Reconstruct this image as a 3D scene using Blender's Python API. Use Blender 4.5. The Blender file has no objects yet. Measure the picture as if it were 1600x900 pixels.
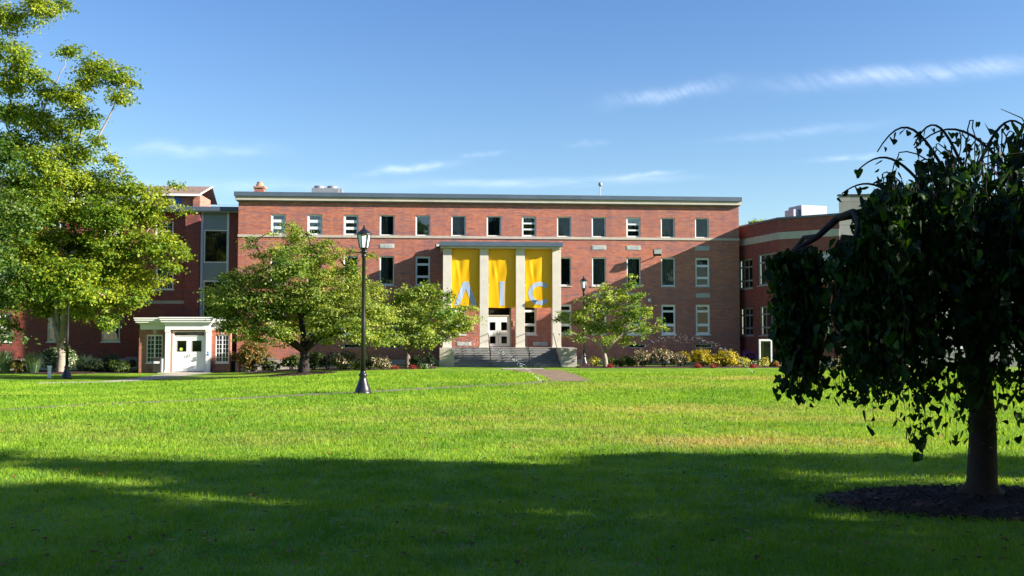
import bpy, math, random
import numpy as np
from mathutils import Vector, Matrix
random.seed(7); rng = np.random.default_rng(11)
S = bpy.context.scene
COL = S.collection
# ------------------------------------------------------------ camera, sky, sun, exposure
F = 1500.0; EYE = 2.1; PITCH = math.atan(71/1500)
cd = bpy.data.cameras.new('camera'); cam = bpy.data.objects.new('camera', cd); COL.objects.link(cam)
cd.sensor_width = 36; cd.lens = 36*F/1600; cd.clip_start = .1; cd.clip_end = 3000
cam.location = (0, 0, EYE); cam.rotation_euler = (math.pi/2+PITCH, 0, 0); S.camera = cam

YAW = math.radians(4.5)
SA, SB = 3.2, 1.32                       # sun: sideways and upward per metre out of the main facade
U = Vector((math.cos(YAW), math.sin(YAW), 0)); NRM = Vector((math.sin(YAW), -math.cos(YAW), 0))
SUN = (U*SA + NRM + Vector((0, 0, SB))).normalized()
sl = bpy.data.lights.new('sun', 'SUN'); sl.energy = 5.0; sl.angle = math.radians(.55); sl.color = (1, .93, .80)
so = bpy.data.objects.new('sun', sl); COL.objects.link(so); so.rotation_euler = SUN.to_track_quat('Z', 'Y').to_euler(); so.location = (30, -10, 30)
W = bpy.data.worlds.new('World'); S.world = W; W.use_nodes = True
SKY_STRENGTH = .057
S.view_settings.view_transform = 'Standard'; S.view_settings.look = 'None'; S.view_settings.gamma = 1
S.view_settings.exposure = 1.58
S.render.engine = 'CYCLES'
cy = S.cycles; cy.max_bounces = 6; cy.diffuse_bounces = 3; cy.glossy_bounces = 3; cy.transmission_bounces = 4
cy.transparent_max_bounces = 8; cy.use_denoising = True; cy.sample_clamp_indirect = 6; cy.caustics_reflective = False; cy.caustics_refractive = False

class NT:
    def __init__(s, t): s.t = t; s.n = t.nodes; s.l = t.links
    def node(s, ty, **kw):
        n = s.n.new(ty)
        for k, v in kw.items(): setattr(n, k, v)
        return n
    def put(s, sock, v):
        if isinstance(v, bpy.types.NodeSocket): s.l.new(v, sock)
        elif v is not None: sock.default_value = v
    def math(s, op, a, b=None, c=None, clamp=False):
        n = s.node('ShaderNodeMath', operation=op, use_clamp=clamp)
        s.put(n.inputs[0], a); s.put(n.inputs[1], b); s.put(n.inputs[2], c); return n.outputs[0]
    def mix(s, f, a, b, blend='MIX'):
        n = s.node('ShaderNodeMix', data_type='RGBA', blend_type=blend)
        s.put(n.inputs[0], f); s.put(n.inputs[6], c4(a)); s.put(n.inputs[7], c4(b)); return n.outputs[2]
    def noise(s, vec, scale, detail=4, rough=.55):
        n = s.node('ShaderNodeTexNoise'); s.put(n.inputs['Vector'], vec)
        n.inputs['Scale'].default_value = scale; n.inputs['Detail'].default_value = detail; n.inputs['Roughness'].default_value = rough
        return n.outputs['Fac']
    def mapr(s, v, a, b, c=0., d=1.):
        n = s.node('ShaderNodeMapRange', clamp=True); s.put(n.inputs[0], v)
        for i, q in enumerate((a, b, c, d)): n.inputs[1+i].default_value = q
        return n.outputs[0]
    def scale(s, vec, sc):
        n = s.node('ShaderNodeMapping'); s.put(n.inputs['Vector'], vec); n.inputs['Scale'].default_value = sc; return n.outputs[0]
def c4(c):
    return (c[0], c[1], c[2], 1) if isinstance(c, (tuple, list)) and len(c) == 3 else c

def make_world():
    g = NT(W.node_tree); g.n.clear()
    out = g.node('ShaderNodeOutputWorld'); bg = g.node('ShaderNodeBackground'); g.l.new(bg.outputs[0], out.inputs[0])
    sky = g.node('ShaderNodeTexSky', sky_type='NISHITA'); sky.sun_disc = False
    sky.sun_elevation = math.asin(SUN.z); sky.sun_rotation = math.atan2(SUN.x, SUN.y)
    sky.air_density = 1.0; sky.dust_density = .35; sky.ozone_density = 2.2; sky.altitude = 0
    tc = g.node('ShaderNodeTexCoord'); sep = g.node('ShaderNodeSeparateXYZ'); g.l.new(tc.outputs['Generated'], sep.inputs[0])
    x, y, z = sep.outputs
    az = g.math('ARCTAN2', x, y); el = g.math('ARCSINE', z)          # radians, azimuth 0 = +Y
    def pxa(px): return math.atan((px-800)/F)
    def pye(px, py):
        ca = math.cos(pxa(px)); return math.atan((521-py)/F*ca)
    total = None
    # cirrus streaks: centre, half length, half width, tilt, strength, feathering
    wisps = [((1440, 112), 215, 17, -.01, .46, 1), ((1050, 143), 110, 17, .12, .34, 1), ((640, 262), 80, 9, .13, .5, 0), ((850, 284), 230, 12, .02, .38, 0),
             ((300, 232), 130, 15, .05, .30, 0), ((1010, 272), 60, 6, .08, .35, 0), ((1250, 205), 150, 10, .05, .16, 1), ((1330, 245), 60, 7, .02, .28, 0), ((400, 292), 260, 14, .03, .22, 0),
             ((920, 222), 40, 7, .05, .12, 0), ((750, 240), 40, 6, .1, .18, 0)]
    for (c, L, Wd, tilt, st, fe) in wisps:
        a0 = pxa(c[0]); e0 = pye(*c)
        da = g.math('SUBTRACT', az, a0); de = g.math('SUBTRACT', el, e0)
        u = g.math('MULTIPLY_ADD', de, math.sin(tilt), g.math('MULTIPLY', da, math.cos(tilt)))
        v = g.math('MULTIPLY_ADD', de, math.cos(tilt), g.math('MULTIPLY', da, -math.sin(tilt)))
        un = g.math('DIVIDE', u, L/F); vn = g.math('DIVIDE', v, Wd/F)
        cv = g.node('ShaderNodeCombineXYZ'); g.put(cv.inputs[0], un); g.put(cv.inputs[1], vn); cv.inputs[2].default_value = c[0]*.013
        if fe:   # short vertical comb filaments
            c2 = g.node('ShaderNodeCombineXYZ'); g.put(c2.inputs[0], g.math('ADD', g.math('MULTIPLY', un, 13), g.math('MULTIPLY', vn, 1.1))); g.put(c2.inputs[1], g.math('MULTIPLY_ADD', vn, .55, g.math('MULTIPLY', un, 1.5))); c2.inputs[2].default_value = c[0]*.01
            nz = g.math('MULTIPLY_ADD', g.noise(c2.outputs[0], 1.0, 5, .6), .6, g.math('MULTIPLY', g.noise(g.scale(cv.outputs[0], (2.5, .6, 1)), 1.3, 4, .6), .4))
        else:
            nz = g.noise(g.scale(cv.outputs[0], (1.6, .5, 1)), 1.3, 4, .55)
        warp = g.noise(g.scale(cv.outputs[0], (2.2, .3, 1)), 1.0, 3, .5)
        vw = g.math('MULTIPLY_ADD', g.math('SUBTRACT', warp, .5), 1.6, vn)
        r = g.math('ADD', g.math('POWER', g.math('ABSOLUTE', un), 2.6), g.math('MULTIPLY', g.math('POWER', g.math('ABSOLUTE', vw), 2), 1.4))
        m = g.math('POWER', 2.718, g.math('MULTIPLY', r, -1.9))
        m = g.math('MULTIPLY', m, g.math('MULTIPLY', g.mapr(nz, .30, .72, .08, 1.0), st*.8))
        total = m if total is None else g.math('ADD', total, m, clamp=True)
    # deeper, slightly violet blue of the photograph's sky
    hs = g.node('ShaderNodeHueSaturation'); hs.inputs['Saturation'].default_value = 1.06; g.l.new(sky.outputs[0], hs.inputs['Color'])
    elv = g.mapr(el, .02, .42)
    colr = g.mix(1.0, hs.outputs[0], g.mix(elv, (1.16, 1.20, 1.14), (.74, .93, 1.26)), 'MULTIPLY')
    col2 = g.mix(total, colr, (9.0, 9.8, 11.6))
    g.l.new(col2, bg.inputs['Color']); bg.inputs['Strength'].default_value = SKY_STRENGTH
make_world()

# ------------------------------------------------------------ pixel <-> place helpers
cP, sP = math.cos(PITCH), math.sin(PITCH)
def ray(px, py):
    a = (px-800)/F; b = (450-py)/F
    return Vector((a, cP - b*sP, sP + b*cP))
def atD(px, py, D):
    r = ray(px, py); t = D/r.y; return Vector((r.x*t, D, EYE+r.z*t))
def ss(t): t = min(1, max(0, t)); return t*t*(3-2*t)
def gz(x, y): return -.5*ss((-x-6)/14)*ss((y-18)/35) + .02*math.sin(x*.35+1)*math.cos(y*.28)
def gz_np(x, y):
    f = lambda t: (lambda q: q*q*(3-2*q))(np.clip(t, 0, 1))
    return -.5*f((-x-6)/14)*f((y-18)/35) + .02*np.sin(x*.35+1)*np.cos(y*.28)
def onG(px, py):
    r = ray(px, py); z = 0
    for _ in range(8):
        t = (z-EYE)/r.z; z = gz(r.x*t, r.y*t)
    return Vector((r.x*t, r.y*t, z))
def plane_uz(px, py, p0, ang, v=0):
    "intersection of a pixel ray with a vertical plane through p0 along angle ang, shifted v outward -> (u, z)"
    d = Vector((math.cos(ang), math.sin(ang), 0)); n = Vector((math.sin(ang), -math.cos(ang), 0))
    r = ray(px, py); o = Vector((0, 0, EYE)); t = ((p0+n*v-o).dot(n))/r.dot(n); q = o+r*t
    return (q-p0).dot(d), q.z

# ------------------------------------------------------------ mesh builder
class MB:
    def __init__(s): s.v = []; s.f = []
    def quad(s, *p):
        i = len(s.v); s.v += [tuple(q) for q in p]; s.f.append(tuple(range(i, i+len(p)))); return s
    def box(s, x0, x1, y0, y1, z0, z1):
        i = len(s.v); s.v += [(x, y, z) for z in (z0, z1) for y in (y0, y1) for x in (x0, x1)]
        for f in ((0,2,3,1),(4,5,7,6),(0,1,5,4),(2,6,7,3),(0,4,6,2),(1,3,7,5)): s.f.append(tuple(i+k for k in f))
        return s
    def prism(s, pts, y0, y1):
        "polygon in x,z extruded along y"
        i = len(s.v); n = len(pts); s.v += [(p[0], y0, p[1]) for p in pts]+[(p[0], y1, p[1]) for p in pts]
        s.f.append(tuple(range(i, i+n))); s.f.append(tuple(range(i+2*n-1, i+n-1, -1)))
        for k in range(n): a = (k+1) % n; s.f.append((i+a, i+k, i+n+k, i+n+a))
        return s
    def lathe(s, prof, seg=16, c=(0, 0, 0), ang0=0):
        i = len(s.v); m = len(prof)
        for (r, z) in prof:
            for k in range(seg): a = ang0+2*math.pi*k/seg; s.v.append((c[0]+r*math.cos(a), c[1]+r*math.sin(a), c[2]+z))
        for j in range(m-1):
            for k in range(seg): b = (k+1) % seg; s.f.append((i+j*seg+k, i+j*seg+b, i+(j+1)*seg+b, i+(j+1)*seg+k))
        s.f.append(tuple(i+k for k in range(seg-1, -1, -1))); s.f.append(tuple(i+(m-1)*seg+k for k in range(seg)))
        return s
    def tube(s, pts, rad, seg=8):
        pts = [Vector(p) for p in pts]; i = len(s.v); n = len(pts)
        if not hasattr(rad, '__len__'): rad = [rad]*n
        up = Vector((0, 0, 1)); px = None
        for j, p in enumerate(pts):
            d = (pts[min(j+1, n-1)]-pts[max(j-1, 0)]).normalized()
            if px is None: px = d.cross(up if abs(d.z) < .9 else Vector((1, 0, 0))).normalized()
            px = (px-d*px.dot(d)); px = px.normalized() if px.length > 1e-5 else d.orthogonal().normalized()
            py = d.cross(px)
            for k in range(seg): a = 2*math.pi*k/seg; s.v.append(tuple(p+(px*math.cos(a)+py*math.sin(a))*rad[j]))
        for j in range(n-1):
            for k in range(seg): b = (k+1) % seg; s.f.append((i+j*seg+k, i+j*seg+b, i+(j+1)*seg+b, i+(j+1)*seg+k))
        s.f.append(tuple(i+k for k in range(seg-1, -1, -1))); s.f.append(tuple(i+(n-1)*seg+k for k in range(seg)))
        return s
    def blob(s, c, r, seg=10, rings=7, jit=.0):
        i = len(s.v)
        for j in range(rings+1):
            t = math.pi*j/rings
            for k in range(seg):
                a = 2*math.pi*k/seg; q = 1+random.uniform(-jit, jit)
                s.v.append((c[0]+r[0]*q*math.sin(t)*math.cos(a), c[1]+r[1]*q*math.sin(t)*math.sin(a), c[2]+r[2]*q*math.cos(t)))
        for j in range(rings):
            for k in range(seg): b = (k+1) % seg; s.f.append((i+j*seg+k, i+(j+1)*seg+k, i+(j+1)*seg+b, i+j*seg+b))
        return s
    def build(s, name, mat, parent=None, M=None, smooth=False, bevel=0):
        me = bpy.data.meshes.new(name); me.from_pydata(s.v, [], s.f); me.update()
        me.materials.append(mat); o = bpy.data.objects.new(name, me); COL.objects.link(o)
        if parent: o.parent = parent
        if M is not None: o.matrix_local = M
        if smooth: me.shade_smooth()
        if bevel: b = o.modifiers.new('bevel', 'BEVEL'); b.width = bevel; b.segments = 2; b.limit_method = 'ANGLE'
        return o
def np_mesh(name, V, Fc, mat, parent=None, attrs=None, smooth=False):
    "V (n,3); Fc (m,k) constant polygon size; attrs name -> per-face floats"
    me = bpy.data.meshes.new(name); m, k = Fc.shape
    me.vertices.add(len(V)); me.vertices.foreach_set('co', V.astype(np.float32).ravel())
    me.loops.add(m*k); me.loops.foreach_set('vertex_index', Fc.astype(np.int32).ravel())
    me.polygons.add(m); me.polygons.foreach_set('loop_start', (np.arange(m)*k).astype(np.int32)); me.polygons.foreach_set('loop_total', np.full(m, k, np.int32))
    for n, a in (attrs or {}).items():
        dom = 'FACE' if len(a) == m else 'POINT'
        at = me.attributes.new(n, 'FLOAT', dom); at.data.foreach_set('value', a.astype(np.float32))
    me.update(calc_edges=True); me.materials.append(mat)
    o = bpy.data.objects.new(name, me); COL.objects.link(o)
    if parent: o.parent = parent
    if smooth: me.shade_smooth()
    return o
def tag(o, label=None, cat=None, group=None, kind=None):
    if label: o['label'] = label
    if cat: o['category'] = cat
    if group: o['group'] = group
    if kind: o['kind'] = kind
    return o
def thing(name, label, cat, loc=(0, 0, 0), rz=0, group=None):
    o = bpy.data.objects.new(name, None); COL.objects.link(o); o.location = loc; o.rotation_euler = (0, 0, rz); o.empty_display_size = .3
    return tag(o, label, cat, group)
def kids(o): return [c for c in COL.objects if c.parent == o]
def copy_tree(o, parent=None):
    c = o.copy(); COL.objects.link(c); c.parent = parent; c.matrix_parent_inverse = o.matrix_parent_inverse.copy()
    for ch in kids(o): copy_tree(ch, c)
    return c

# ------------------------------------------------------------ materials
def newmat(name):
    m = bpy.data.materials.new(name); m.use_nodes = True; g = NT(m.node_tree); g.n.clear()
    out = g.node('ShaderNodeOutputMaterial'); return m, g, out
def plain(name, col, rough=.6, var=.15, scale=6, metal=0, bump=.0, bscale=40, spec=.5, coat=0):
    m, g, out = newmat(name); b = g.node('ShaderNodeBsdfPrincipled'); g.l.new(b.outputs[0], out.inputs[0])
    tc = g.node('ShaderNodeTexCoord').outputs['Object']
    n1 = g.noise(tc, scale, 5, .6); n2 = g.noise(tc, scale*.17, 3, .5)
    f = g.math('MULTIPLY_ADD', n2, .5, g.math('MULTIPLY', n1, .5))
    d = tuple(max(0, q*(1-var*1.6)) for q in col); l = tuple(min(1, q*(1+var)) for q in col)
    g.l.new(g.mix(g.mapr(f, .3, .7), d, l), b.inputs['Base Color'])
    g.l.new(g.mapr(n1, .2, .8, max(.02, rough-.08), min(1, rough+.08)), b.inputs['Roughness'])
    b.inputs['Metallic'].default_value = metal; b.inputs['Specular IOR Level'].default_value = spec; b.inputs['Coat Weight'].default_value = coat
    if bump:
        bp = g.node('ShaderNodeBump'); bp.inputs['Strength'].default_value = bump; bp.inputs['Distance'].default_value = .02
        g.l.new(g.noise(tc, bscale, 4, .6), bp.inputs['Height']); g.l.new(bp.outputs[0], b.inputs['Normal'])
    return m
def brick(name, c1, c2, cd_, mortar, sc=1.0):
    m, g, out = newmat(name); b = g.node('ShaderNodeBsdfPrincipled'); g.l.new(b.outputs[0], out.inputs[0])
    tc = g.node('ShaderNodeTexCoord'); sp = g.node('ShaderNodeSeparateXYZ'); g.l.new(tc.outputs['Object'], sp.inputs[0])
    cv = g.node('ShaderNodeCombineXYZ'); g.put(cv.inputs[0], g.math('ADD', sp.outputs[0], sp.outputs[1])); g.put(cv.inputs[1], sp.outputs[2])
    vec = cv.outputs[0]
    def bt(w, h, off, mort, bias, sq=1):
        t = g.node('ShaderNodeTexBrick'); g.l.new(vec, t.inputs['Vector']); t.offset = off; t.offset_frequency = 2; t.squash = sq
        t.inputs['Scale'].default_value = 1; t.inputs['Brick Width'].default_value = w; t.inputs['Row Height'].default_value = h
        t.inputs['Mortar Size'].default_value = mort; t.inputs['Mortar Smooth'].default_value = .3; t.inputs['Bias'].default_value = bias
        t.inputs['Color1'].default_value = (0, 0, 0, 1); t.inputs['Color2'].default_value = (1, 1, 1, 1); t.inputs['Mortar'].default_value = (.5, .5, .5, 1); return t
    t = bt(.225*sc, .078*sc, .5, .007, 0)
    t2 = bt(.9*sc, .078*sc, .37, 0, 0)      # runs of bricks of a similar firing
    n = g.noise(g.scale(vec, (3.2, 12, 1)), 1, 3, .6); nb = g.noise(vec, .35, 3, .5)
    f = g.math('MULTIPLY_ADD', t.outputs['Color'], .40, g.math('MULTIPLY_ADD', t2.outputs['Color'], .35, g.math('MULTIPLY', n, .45)))
    c = g.mix(g.mapr(f, .2, 1.0), c1, c2)
    dark = g.math('MULTIPLY', g.mapr(g.math('MULTIPLY_ADD', t2.outputs['Color'], .4, g.math('MULTIPLY', g.noise(g.scale(vec, (1.3, 11, 1)), 1.1, 2, .7), 1.0)), .72, .86), .75)
    c = g.mix(dark, c, cd_)
    c = g.mix(g.math('MULTIPLY', g.mapr(nb, .35, .7), .38), c, cd_)
    c = g.mix(t.outputs['Fac'], c, mortar)
    st = g.noise(g.scale(vec, (1.6, .12, 1)), 1, 4, .6)   # run-off streaks and soot
    c = g.mix(g.math('MULTIPLY', g.mapr(st, .48, .75), .35), c, (cd_[0]*.8, cd_[1]*.8, cd_[2]*.8))
    g.l.new(c, b.inputs['Base Color']); b.inputs['Roughness'].default_value = .85; b.inputs['Specular IOR Level'].default_value = .25
    bp = g.node('ShaderNodeBump'); bp.inputs['Strength'].default_value = .5; bp.inputs['Distance'].default_value = .008
    g.l.new(g.math('SUBTRACT', 1, t.outputs['Fac']), bp.inputs['Height']); g.l.new(bp.outputs[0], b.inputs['Normal'])
    return m
M_ = {}
M_['brick'] = brick('sunny red brick', (.31, .072, .042), (.57, .21, .115), (.15, .075, .10), (.44, .32, .26))  # main building: orange red with darker purple bricks mixed in
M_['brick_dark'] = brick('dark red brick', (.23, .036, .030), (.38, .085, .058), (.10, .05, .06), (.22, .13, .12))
M_['brick_pier'] = brick('porch brick', (.34, .075, .04), (.55, .20, .11), (.16, .07, .06), (.5, .42, .36))
M_['coping'] = plain('slate blue metal coping', (.075, .105, .15), .45, .12, 1.5)
M_['stone'] = plain('pale limestone', (.45, .405, .34), .8, .13, 3, bump=.2)
M_['stone_wall'] = plain('cast stone', (.42, .38, .33), .8, .18, 2, bump=.25)
M_['column'] = plain('painted concrete column', (.58, .53, .46), .7, .10, 2, bump=.1)
M_['step'] = plain('grey concrete steps', (.20, .195, .19), .85, .18, 3, bump=.2)
M_['white'] = plain('white painted wood', (.78, .78, .77), .45, .05, 2)
M_['frame'] = plain('white aluminium frame', (.66, .70, .72), .4, .06, 3)
M_['frame_tan'] = plain('dull tan window frame', (.33, .32, .30), .5, .1, 3)
M_['panel'] = plain('grey green bay panel', (.24, .30, .32), .55, .07, .8)
M_['door'] = plain('white painted door', (.82, .82, .80), .35, .04, 2)
M_['black'] = plain('black painted cast iron', (.012, .012, .014), .35, .2, 9, spec=.6)
M_['darkmetal'] = plain('dark bronze metal', (.035, .03, .03), .4, .2, 5)
M_['lampglass'] = plain('frosted lamp glass', (.72, .74, .80), .35, .05, 6)
M_['galv'] = plain('galvanised sheet', (.30, .31, .34), .45, .12, 2, metal=.3)
M_['gravelroof'] = plain('grey gravel roof', (.2, .2, .2), .95, .3, 8)
M_['shingle'] = plain('tan asphalt shingle', (.24, .155, .125), .9, .22, 9, bump=.3)
M_['darkroof'] = plain('dark slate roof', (.07, .075, .085), .8, .2, 6)
M_['curtain_dark'] = plain('dark room behind glass', (.018, .022, .03), .9, .4, 1.5)  # near-black colour painted in for the shade of unlit interiors
M_['curtain'] = plain('grey curtain', (.20, .225, .21), .95, .35, 5)
M_['blind'] = plain('pale roller blind', (.45, .46, .45), .9, .06, 2)
M_['letter'] = plain('pale blue grey banner print', (.34, .42, .56), .7, .03, 2)
M_['plaque'] = plain('pale vent grille', (.46, .49, .48), .7, .3, 14)
M_['mulch'] = plain('brown bark mulch', (.06, .028, .022), .95, .55, 18, bump=1.0, bscale=30)
M_['concrete_path'] = plain('pale concrete', (.42, .37, .32), .85, .15, 2, bump=.1)
M_['path'] = plain('brown worn path', (.185, .145, .105), .9, .22, 3, bump=.3)
M_['pathbrick'] = plain('reddish paved walk', (.22, .145, .09), .9, .25, 5, bump=.3)
M_['bark'] = plain('grey brown bark', (.16, .115, .085), .9, .45, 7, bump=1.0, bscale=22)
M_['bark_dark'] = plain('dark bark', (.032, .022, .019), .9, .5, 9, bump=1.0, bscale=26)
M_['bark_pale'] = plain('pale bark', (.30, .24, .19), .9, .35, 8, bump=.8, bscale=22)
M_['sign_white'] = plain('white card', (.7, .7, .7), .6, .03, 3)
M_['green_sticker'] = plain('yellow green sticker', (.5, .62, .1), .6, .03, 3)
M_['red'] = plain('red paint', (.45, .03, .02), .5, .1, 3); M_['blue'] = plain('blue paint', (.03, .14, .5), .5, .1, 3)
M_['orange'] = plain('amber panel', (.75, .38, .04), .6, .1, 3); M_['wirecap'] = plain('terracotta', (.42, .22, .14), .8, .2, 5)
def glassmat(base=0.):
    m, g, out = newmat('window glass'); tr = g.node('ShaderNodeBsdfTransparent'); tr.inputs[0].default_value = (.72, .78, .80, 1)
    gl = g.node('ShaderNodeBsdfGlossy'); gl.inputs['Roughness'].default_value = .02
    tc = g.node('ShaderNodeTexCoord').outputs['Object']
    bp = g.node('ShaderNodeBump'); bp.inputs['Strength'].default_value = .08; bp.inputs['Distance'].default_value = .02
    g.l.new(g.noise(tc, 1.2, 1, .4), bp.inputs['Height']); g.l.new(bp.outputs[0], gl.inputs['Normal'])
    fr = g.node('ShaderNodeFresnel'); fr.inputs[0].default_value = 1.55
    mx = g.node('ShaderNodeMixShader'); g.l.new(g.math('ADD', g.math('MULTIPLY', fr.outputs[0], 1.1), base, clamp=True), mx.inputs[0]); g.l.new(tr.outputs[0], mx.inputs[1]); g.l.new(gl.outputs[0], mx.inputs[2]); g.l.new(mx.outputs[0], out.inputs[0]); return m
M_['glass'] = glassmat()
M_['glass_coated'] = glassmat(.15)
def stonepanel():
    m, g, out = newmat('large concrete block'); b = g.node('ShaderNodeBsdfPrincipled'); g.l.new(b.outputs[0], out.inputs[0])
    tc = g.node('ShaderNodeTexCoord'); sp = g.node('ShaderNodeSeparateXYZ'); g.l.new(tc.outputs['Object'], sp.inputs[0])
    cv = g.node('ShaderNodeCombineXYZ'); g.put(cv.inputs[0], g.math('ADD', sp.outputs[0], sp.outputs[1])); g.put(cv.inputs[1], sp.outputs[2])
    t = g.node('ShaderNodeTexBrick'); g.l.new(cv.outputs[0], t.inputs['Vector']); t.inputs['Scale'].default_value = 1; t.inputs['Brick Width'].default_value = 1.5; t.inputs['Row Height'].default_value = .75
    t.inputs['Mortar Size'].default_value = .015; t.inputs['Color1'].default_value = (.30, .29, .28, 1); t.inputs['Color2'].default_value = (.22, .215, .21, 1); t.inputs['Mortar'].default_value = (.12, .12, .12, 1)
    c = g.mix(g.math('MULTIPLY', g.mapr(g.noise(g.scale(cv.outputs[0], (1, .2, 1)), 1.2, 5, .6), .4, .75), .5), t.outputs['Color'], (.15, .145, .14)); g.l.new(c, b.inputs['Base Color']); b.inputs['Roughness'].default_value = .9; return m
M_['block'] = stonepanel()
def bannermat():
    m, g, out = newmat('yellow satin banner'); b = g.node('ShaderNodeBsdfPrincipled'); tc = g.node('ShaderNodeTexCoord').outputs['Object']
    g.l.new(g.mix(g.noise(g.scale(tc, (2, 1, .4)), 2, 3), (.76, .40, .003), (.86, .48, .005)), b.inputs['Base Color'])
    b.inputs['Roughness'].default_value = .38; b.inputs['Specular IOR Level'].default_value = .4
    ts = g.node('ShaderNodeBsdfTranslucent'); ts.inputs[0].default_value = (.8, .45, .01, 1)
    mx = g.node('ShaderNodeMixShader'); mx.inputs[0].default_value = .15; g.l.new(b.outputs[0], mx.inputs[1]); g.l.new(ts.outputs[0], mx.inputs[2]); g.l.new(mx.outputs[0], out.inputs[0]); return m
M_['banner'] = bannermat()
def leafmat(name, dark, mid, light, trans=.35, rough=.5, tl=None):
    m, g, out = newmat(name); b = g.node('ShaderNodeBsdfPrincipled'); b.inputs['Roughness'].default_value = rough; b.inputs['Specular IOR Level'].default_value = .3
    a = g.node('ShaderNodeAttribute'); a.attribute_name = 'tint'
    c = g.mix(g.mapr(a.outputs['Fac'], 0, .55), dark, mid); c = g.mix(g.mapr(a.outputs['Fac'], .55, 1.0), c, light)
    g.l.new(c, b.inputs['Base Color']); ts = g.node('ShaderNodeBsdfTranslucent')
    g.l.new(g.mix(1.0, c, tl or (1.5, 1.35, .5), 'MULTIPLY'), ts.inputs[0])
    mx = g.node('ShaderNodeMixShader'); mx.inputs[0].default_value = trans; g.l.new(b.outputs[0], mx.inputs[1]); g.l.new(ts.outputs[0], mx.inputs[2]); g.l.new(mx.outputs[0], out.inputs[0]); return m
M_['maple'] = leafmat('maple leaves', (.045, .120, .010), (.16, .25, .018), (.40, .44, .035), .45, .6)
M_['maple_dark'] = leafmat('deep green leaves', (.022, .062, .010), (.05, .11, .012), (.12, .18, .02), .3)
M_['elm'] = leafmat('elm leaves', (.050, .120, .016), (.17, .26, .04), (.46, .50, .12), .48, .6)
M_['elm_small'] = leafmat('small tree leaves', (.05, .12, .02), (.16, .26, .035), (.40, .46, .10), .42, .6)
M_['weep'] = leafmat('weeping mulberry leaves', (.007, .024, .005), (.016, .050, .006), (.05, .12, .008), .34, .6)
M_['sh_green'] = leafmat('shrub green', (.015, .035, .008), (.04, .075, .015), (.12, .16, .03), .25)
M_['sh_dark'] = leafmat('shrub dark', (.010, .022, .010), (.022, .04, .015), (.06, .08, .03), .2)
M_['sh_pink'] = leafmat('shrub with blush flowers', (.04, .06, .02), (.13, .15, .06), (.62, .45, .33), .2)
M_['sh_yellow'] = leafmat('golden shrub', (.13, .12, .01), (.36, .30, .015), (.60, .48, .03), .3)
M_['sh_lime'] = leafmat('lime shrub', (.10, .15, .02), (.42, .42, .07), (.68, .62, .16), .3)
M_['sh_hyd'] = leafmat('white flower shrub', (.03, .07, .02), (.09, .16, .04), (.75, .75, .62), .2)
M_['sh_red'] = leafmat('red and green shrub', (.04, .06, .015), (.14, .15, .03), (.42, .17, .07), .3)
M_['sh_flower_red'] = leafmat('crimson flowers', (.04, .05, .01), (.22, .02, .02), (.45, .06, .06), .2)
M_['sh_flower_purple'] = leafmat('purple flowers', (.03, .03, .02), (.22, .04, .16), (.42, .14, .3), .2)
M_['reed'] = leafmat('blue green ornamental grass', (.05, .10, .05), (.14, .22, .12), (.38, .45, .26), .3)
M_['reed_dark'] = leafmat('dark ornamental grass', (.03, .06, .05), (.07, .12, .09), (.16, .22, .14), .3)
M_['dry'] = leafmat('fallen leaves', (.08, .035, .012), (.24, .09, .025), (.42, .24, .08), .1, .7, (1, 1, 1))
def grassmat(name, blade):
    m, g, out = newmat(name); b = g.node('ShaderNodeBsdfPrincipled'); b.inputs['Roughness'].default_value = .6; b.inputs['Specular IOR Level'].default_value = .15
    tc = g.node('ShaderNodeTexCoord').outputs['Object']; dry = g.node('ShaderNodeAttribute'); dry.attribute_name = 'dry'
    n1 = g.noise(tc, .22, 4, .6); n2 = g.noise(tc, 1.3, 5, .65); n3 = g.noise(tc, 9, 4, .7)
    f = g.math('MULTIPLY_ADD', n1, .5, g.math('MULTIPLY_ADD', n2, .4, g.math('MULTIPLY', n3, .1)))
    c = g.mix(g.mapr(f, .38, .62), (.092, .235, .012), (.28, .42, .036))
    c = g.mix(g.mapr(n2, .60, .78, 0, .6), c, (.36, .40, .05))
    c = g.mix(g.mapr(g.noise(tc, .75, 5, .7), .54, .66, 0, .55), c, (.11, .24, .035))
    c = g.mix(g.mapr(g.noise(tc, 2.6, 4, .7), .58, .72, 0, .5), c, (.34, .34, .08))
    c = g.mix(dry.outputs['Fac'], c, (.46, .34, .14))
    if blade:
        t = g.node('ShaderNodeAttribute'); t.attribute_name = 'tint'
        c = g.mix(g.mapr(t.outputs['Fac'], 0, 1, 0, 1), g.mix(1, c, (.84, .90, .8), 'MULTIPLY'), g.mix(1, c, (1.18, 1.10, 1.2), 'MULTIPLY'))
    else:
        c = g.mix(g.math('MULTIPLY', g.mapr(g.noise(tc, 28, 3, .7), .4, .6), .35), c, (.05, .11, .008))
        bp = g.node('ShaderNodeBump'); bp.inputs['Strength'].default_value = .9; bp.inputs['Distance'].default_value = .05
        g.l.new(g.math('ADD', g.noise(tc, 22, 4, .7), g.math('MULTIPLY', g.noise(tc, 3, 4, .6), .8)), bp.inputs['Height']); g.l.new(bp.outputs[0], b.inputs['Normal'])
    g.l.new(c, b.inputs['Base Color'])
    if blade:
        ts = g.node('ShaderNodeBsdfTranslucent'); g.l.new(g.mix(1, c, (1.5, 1.3, .6), 'MULTIPLY'), ts.inputs[0])
        mx = g.node('ShaderNodeMixShader'); mx.inputs[0].default_value = .4; g.l.new(b.outputs[0], mx.inputs[1]); g.l.new(ts.outputs[0], mx.inputs[2]); g.l.new(mx.outputs[0], out.inputs[0])
    else: g.l.new(b.outputs[0], out.inputs[0])
    return m
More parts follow.
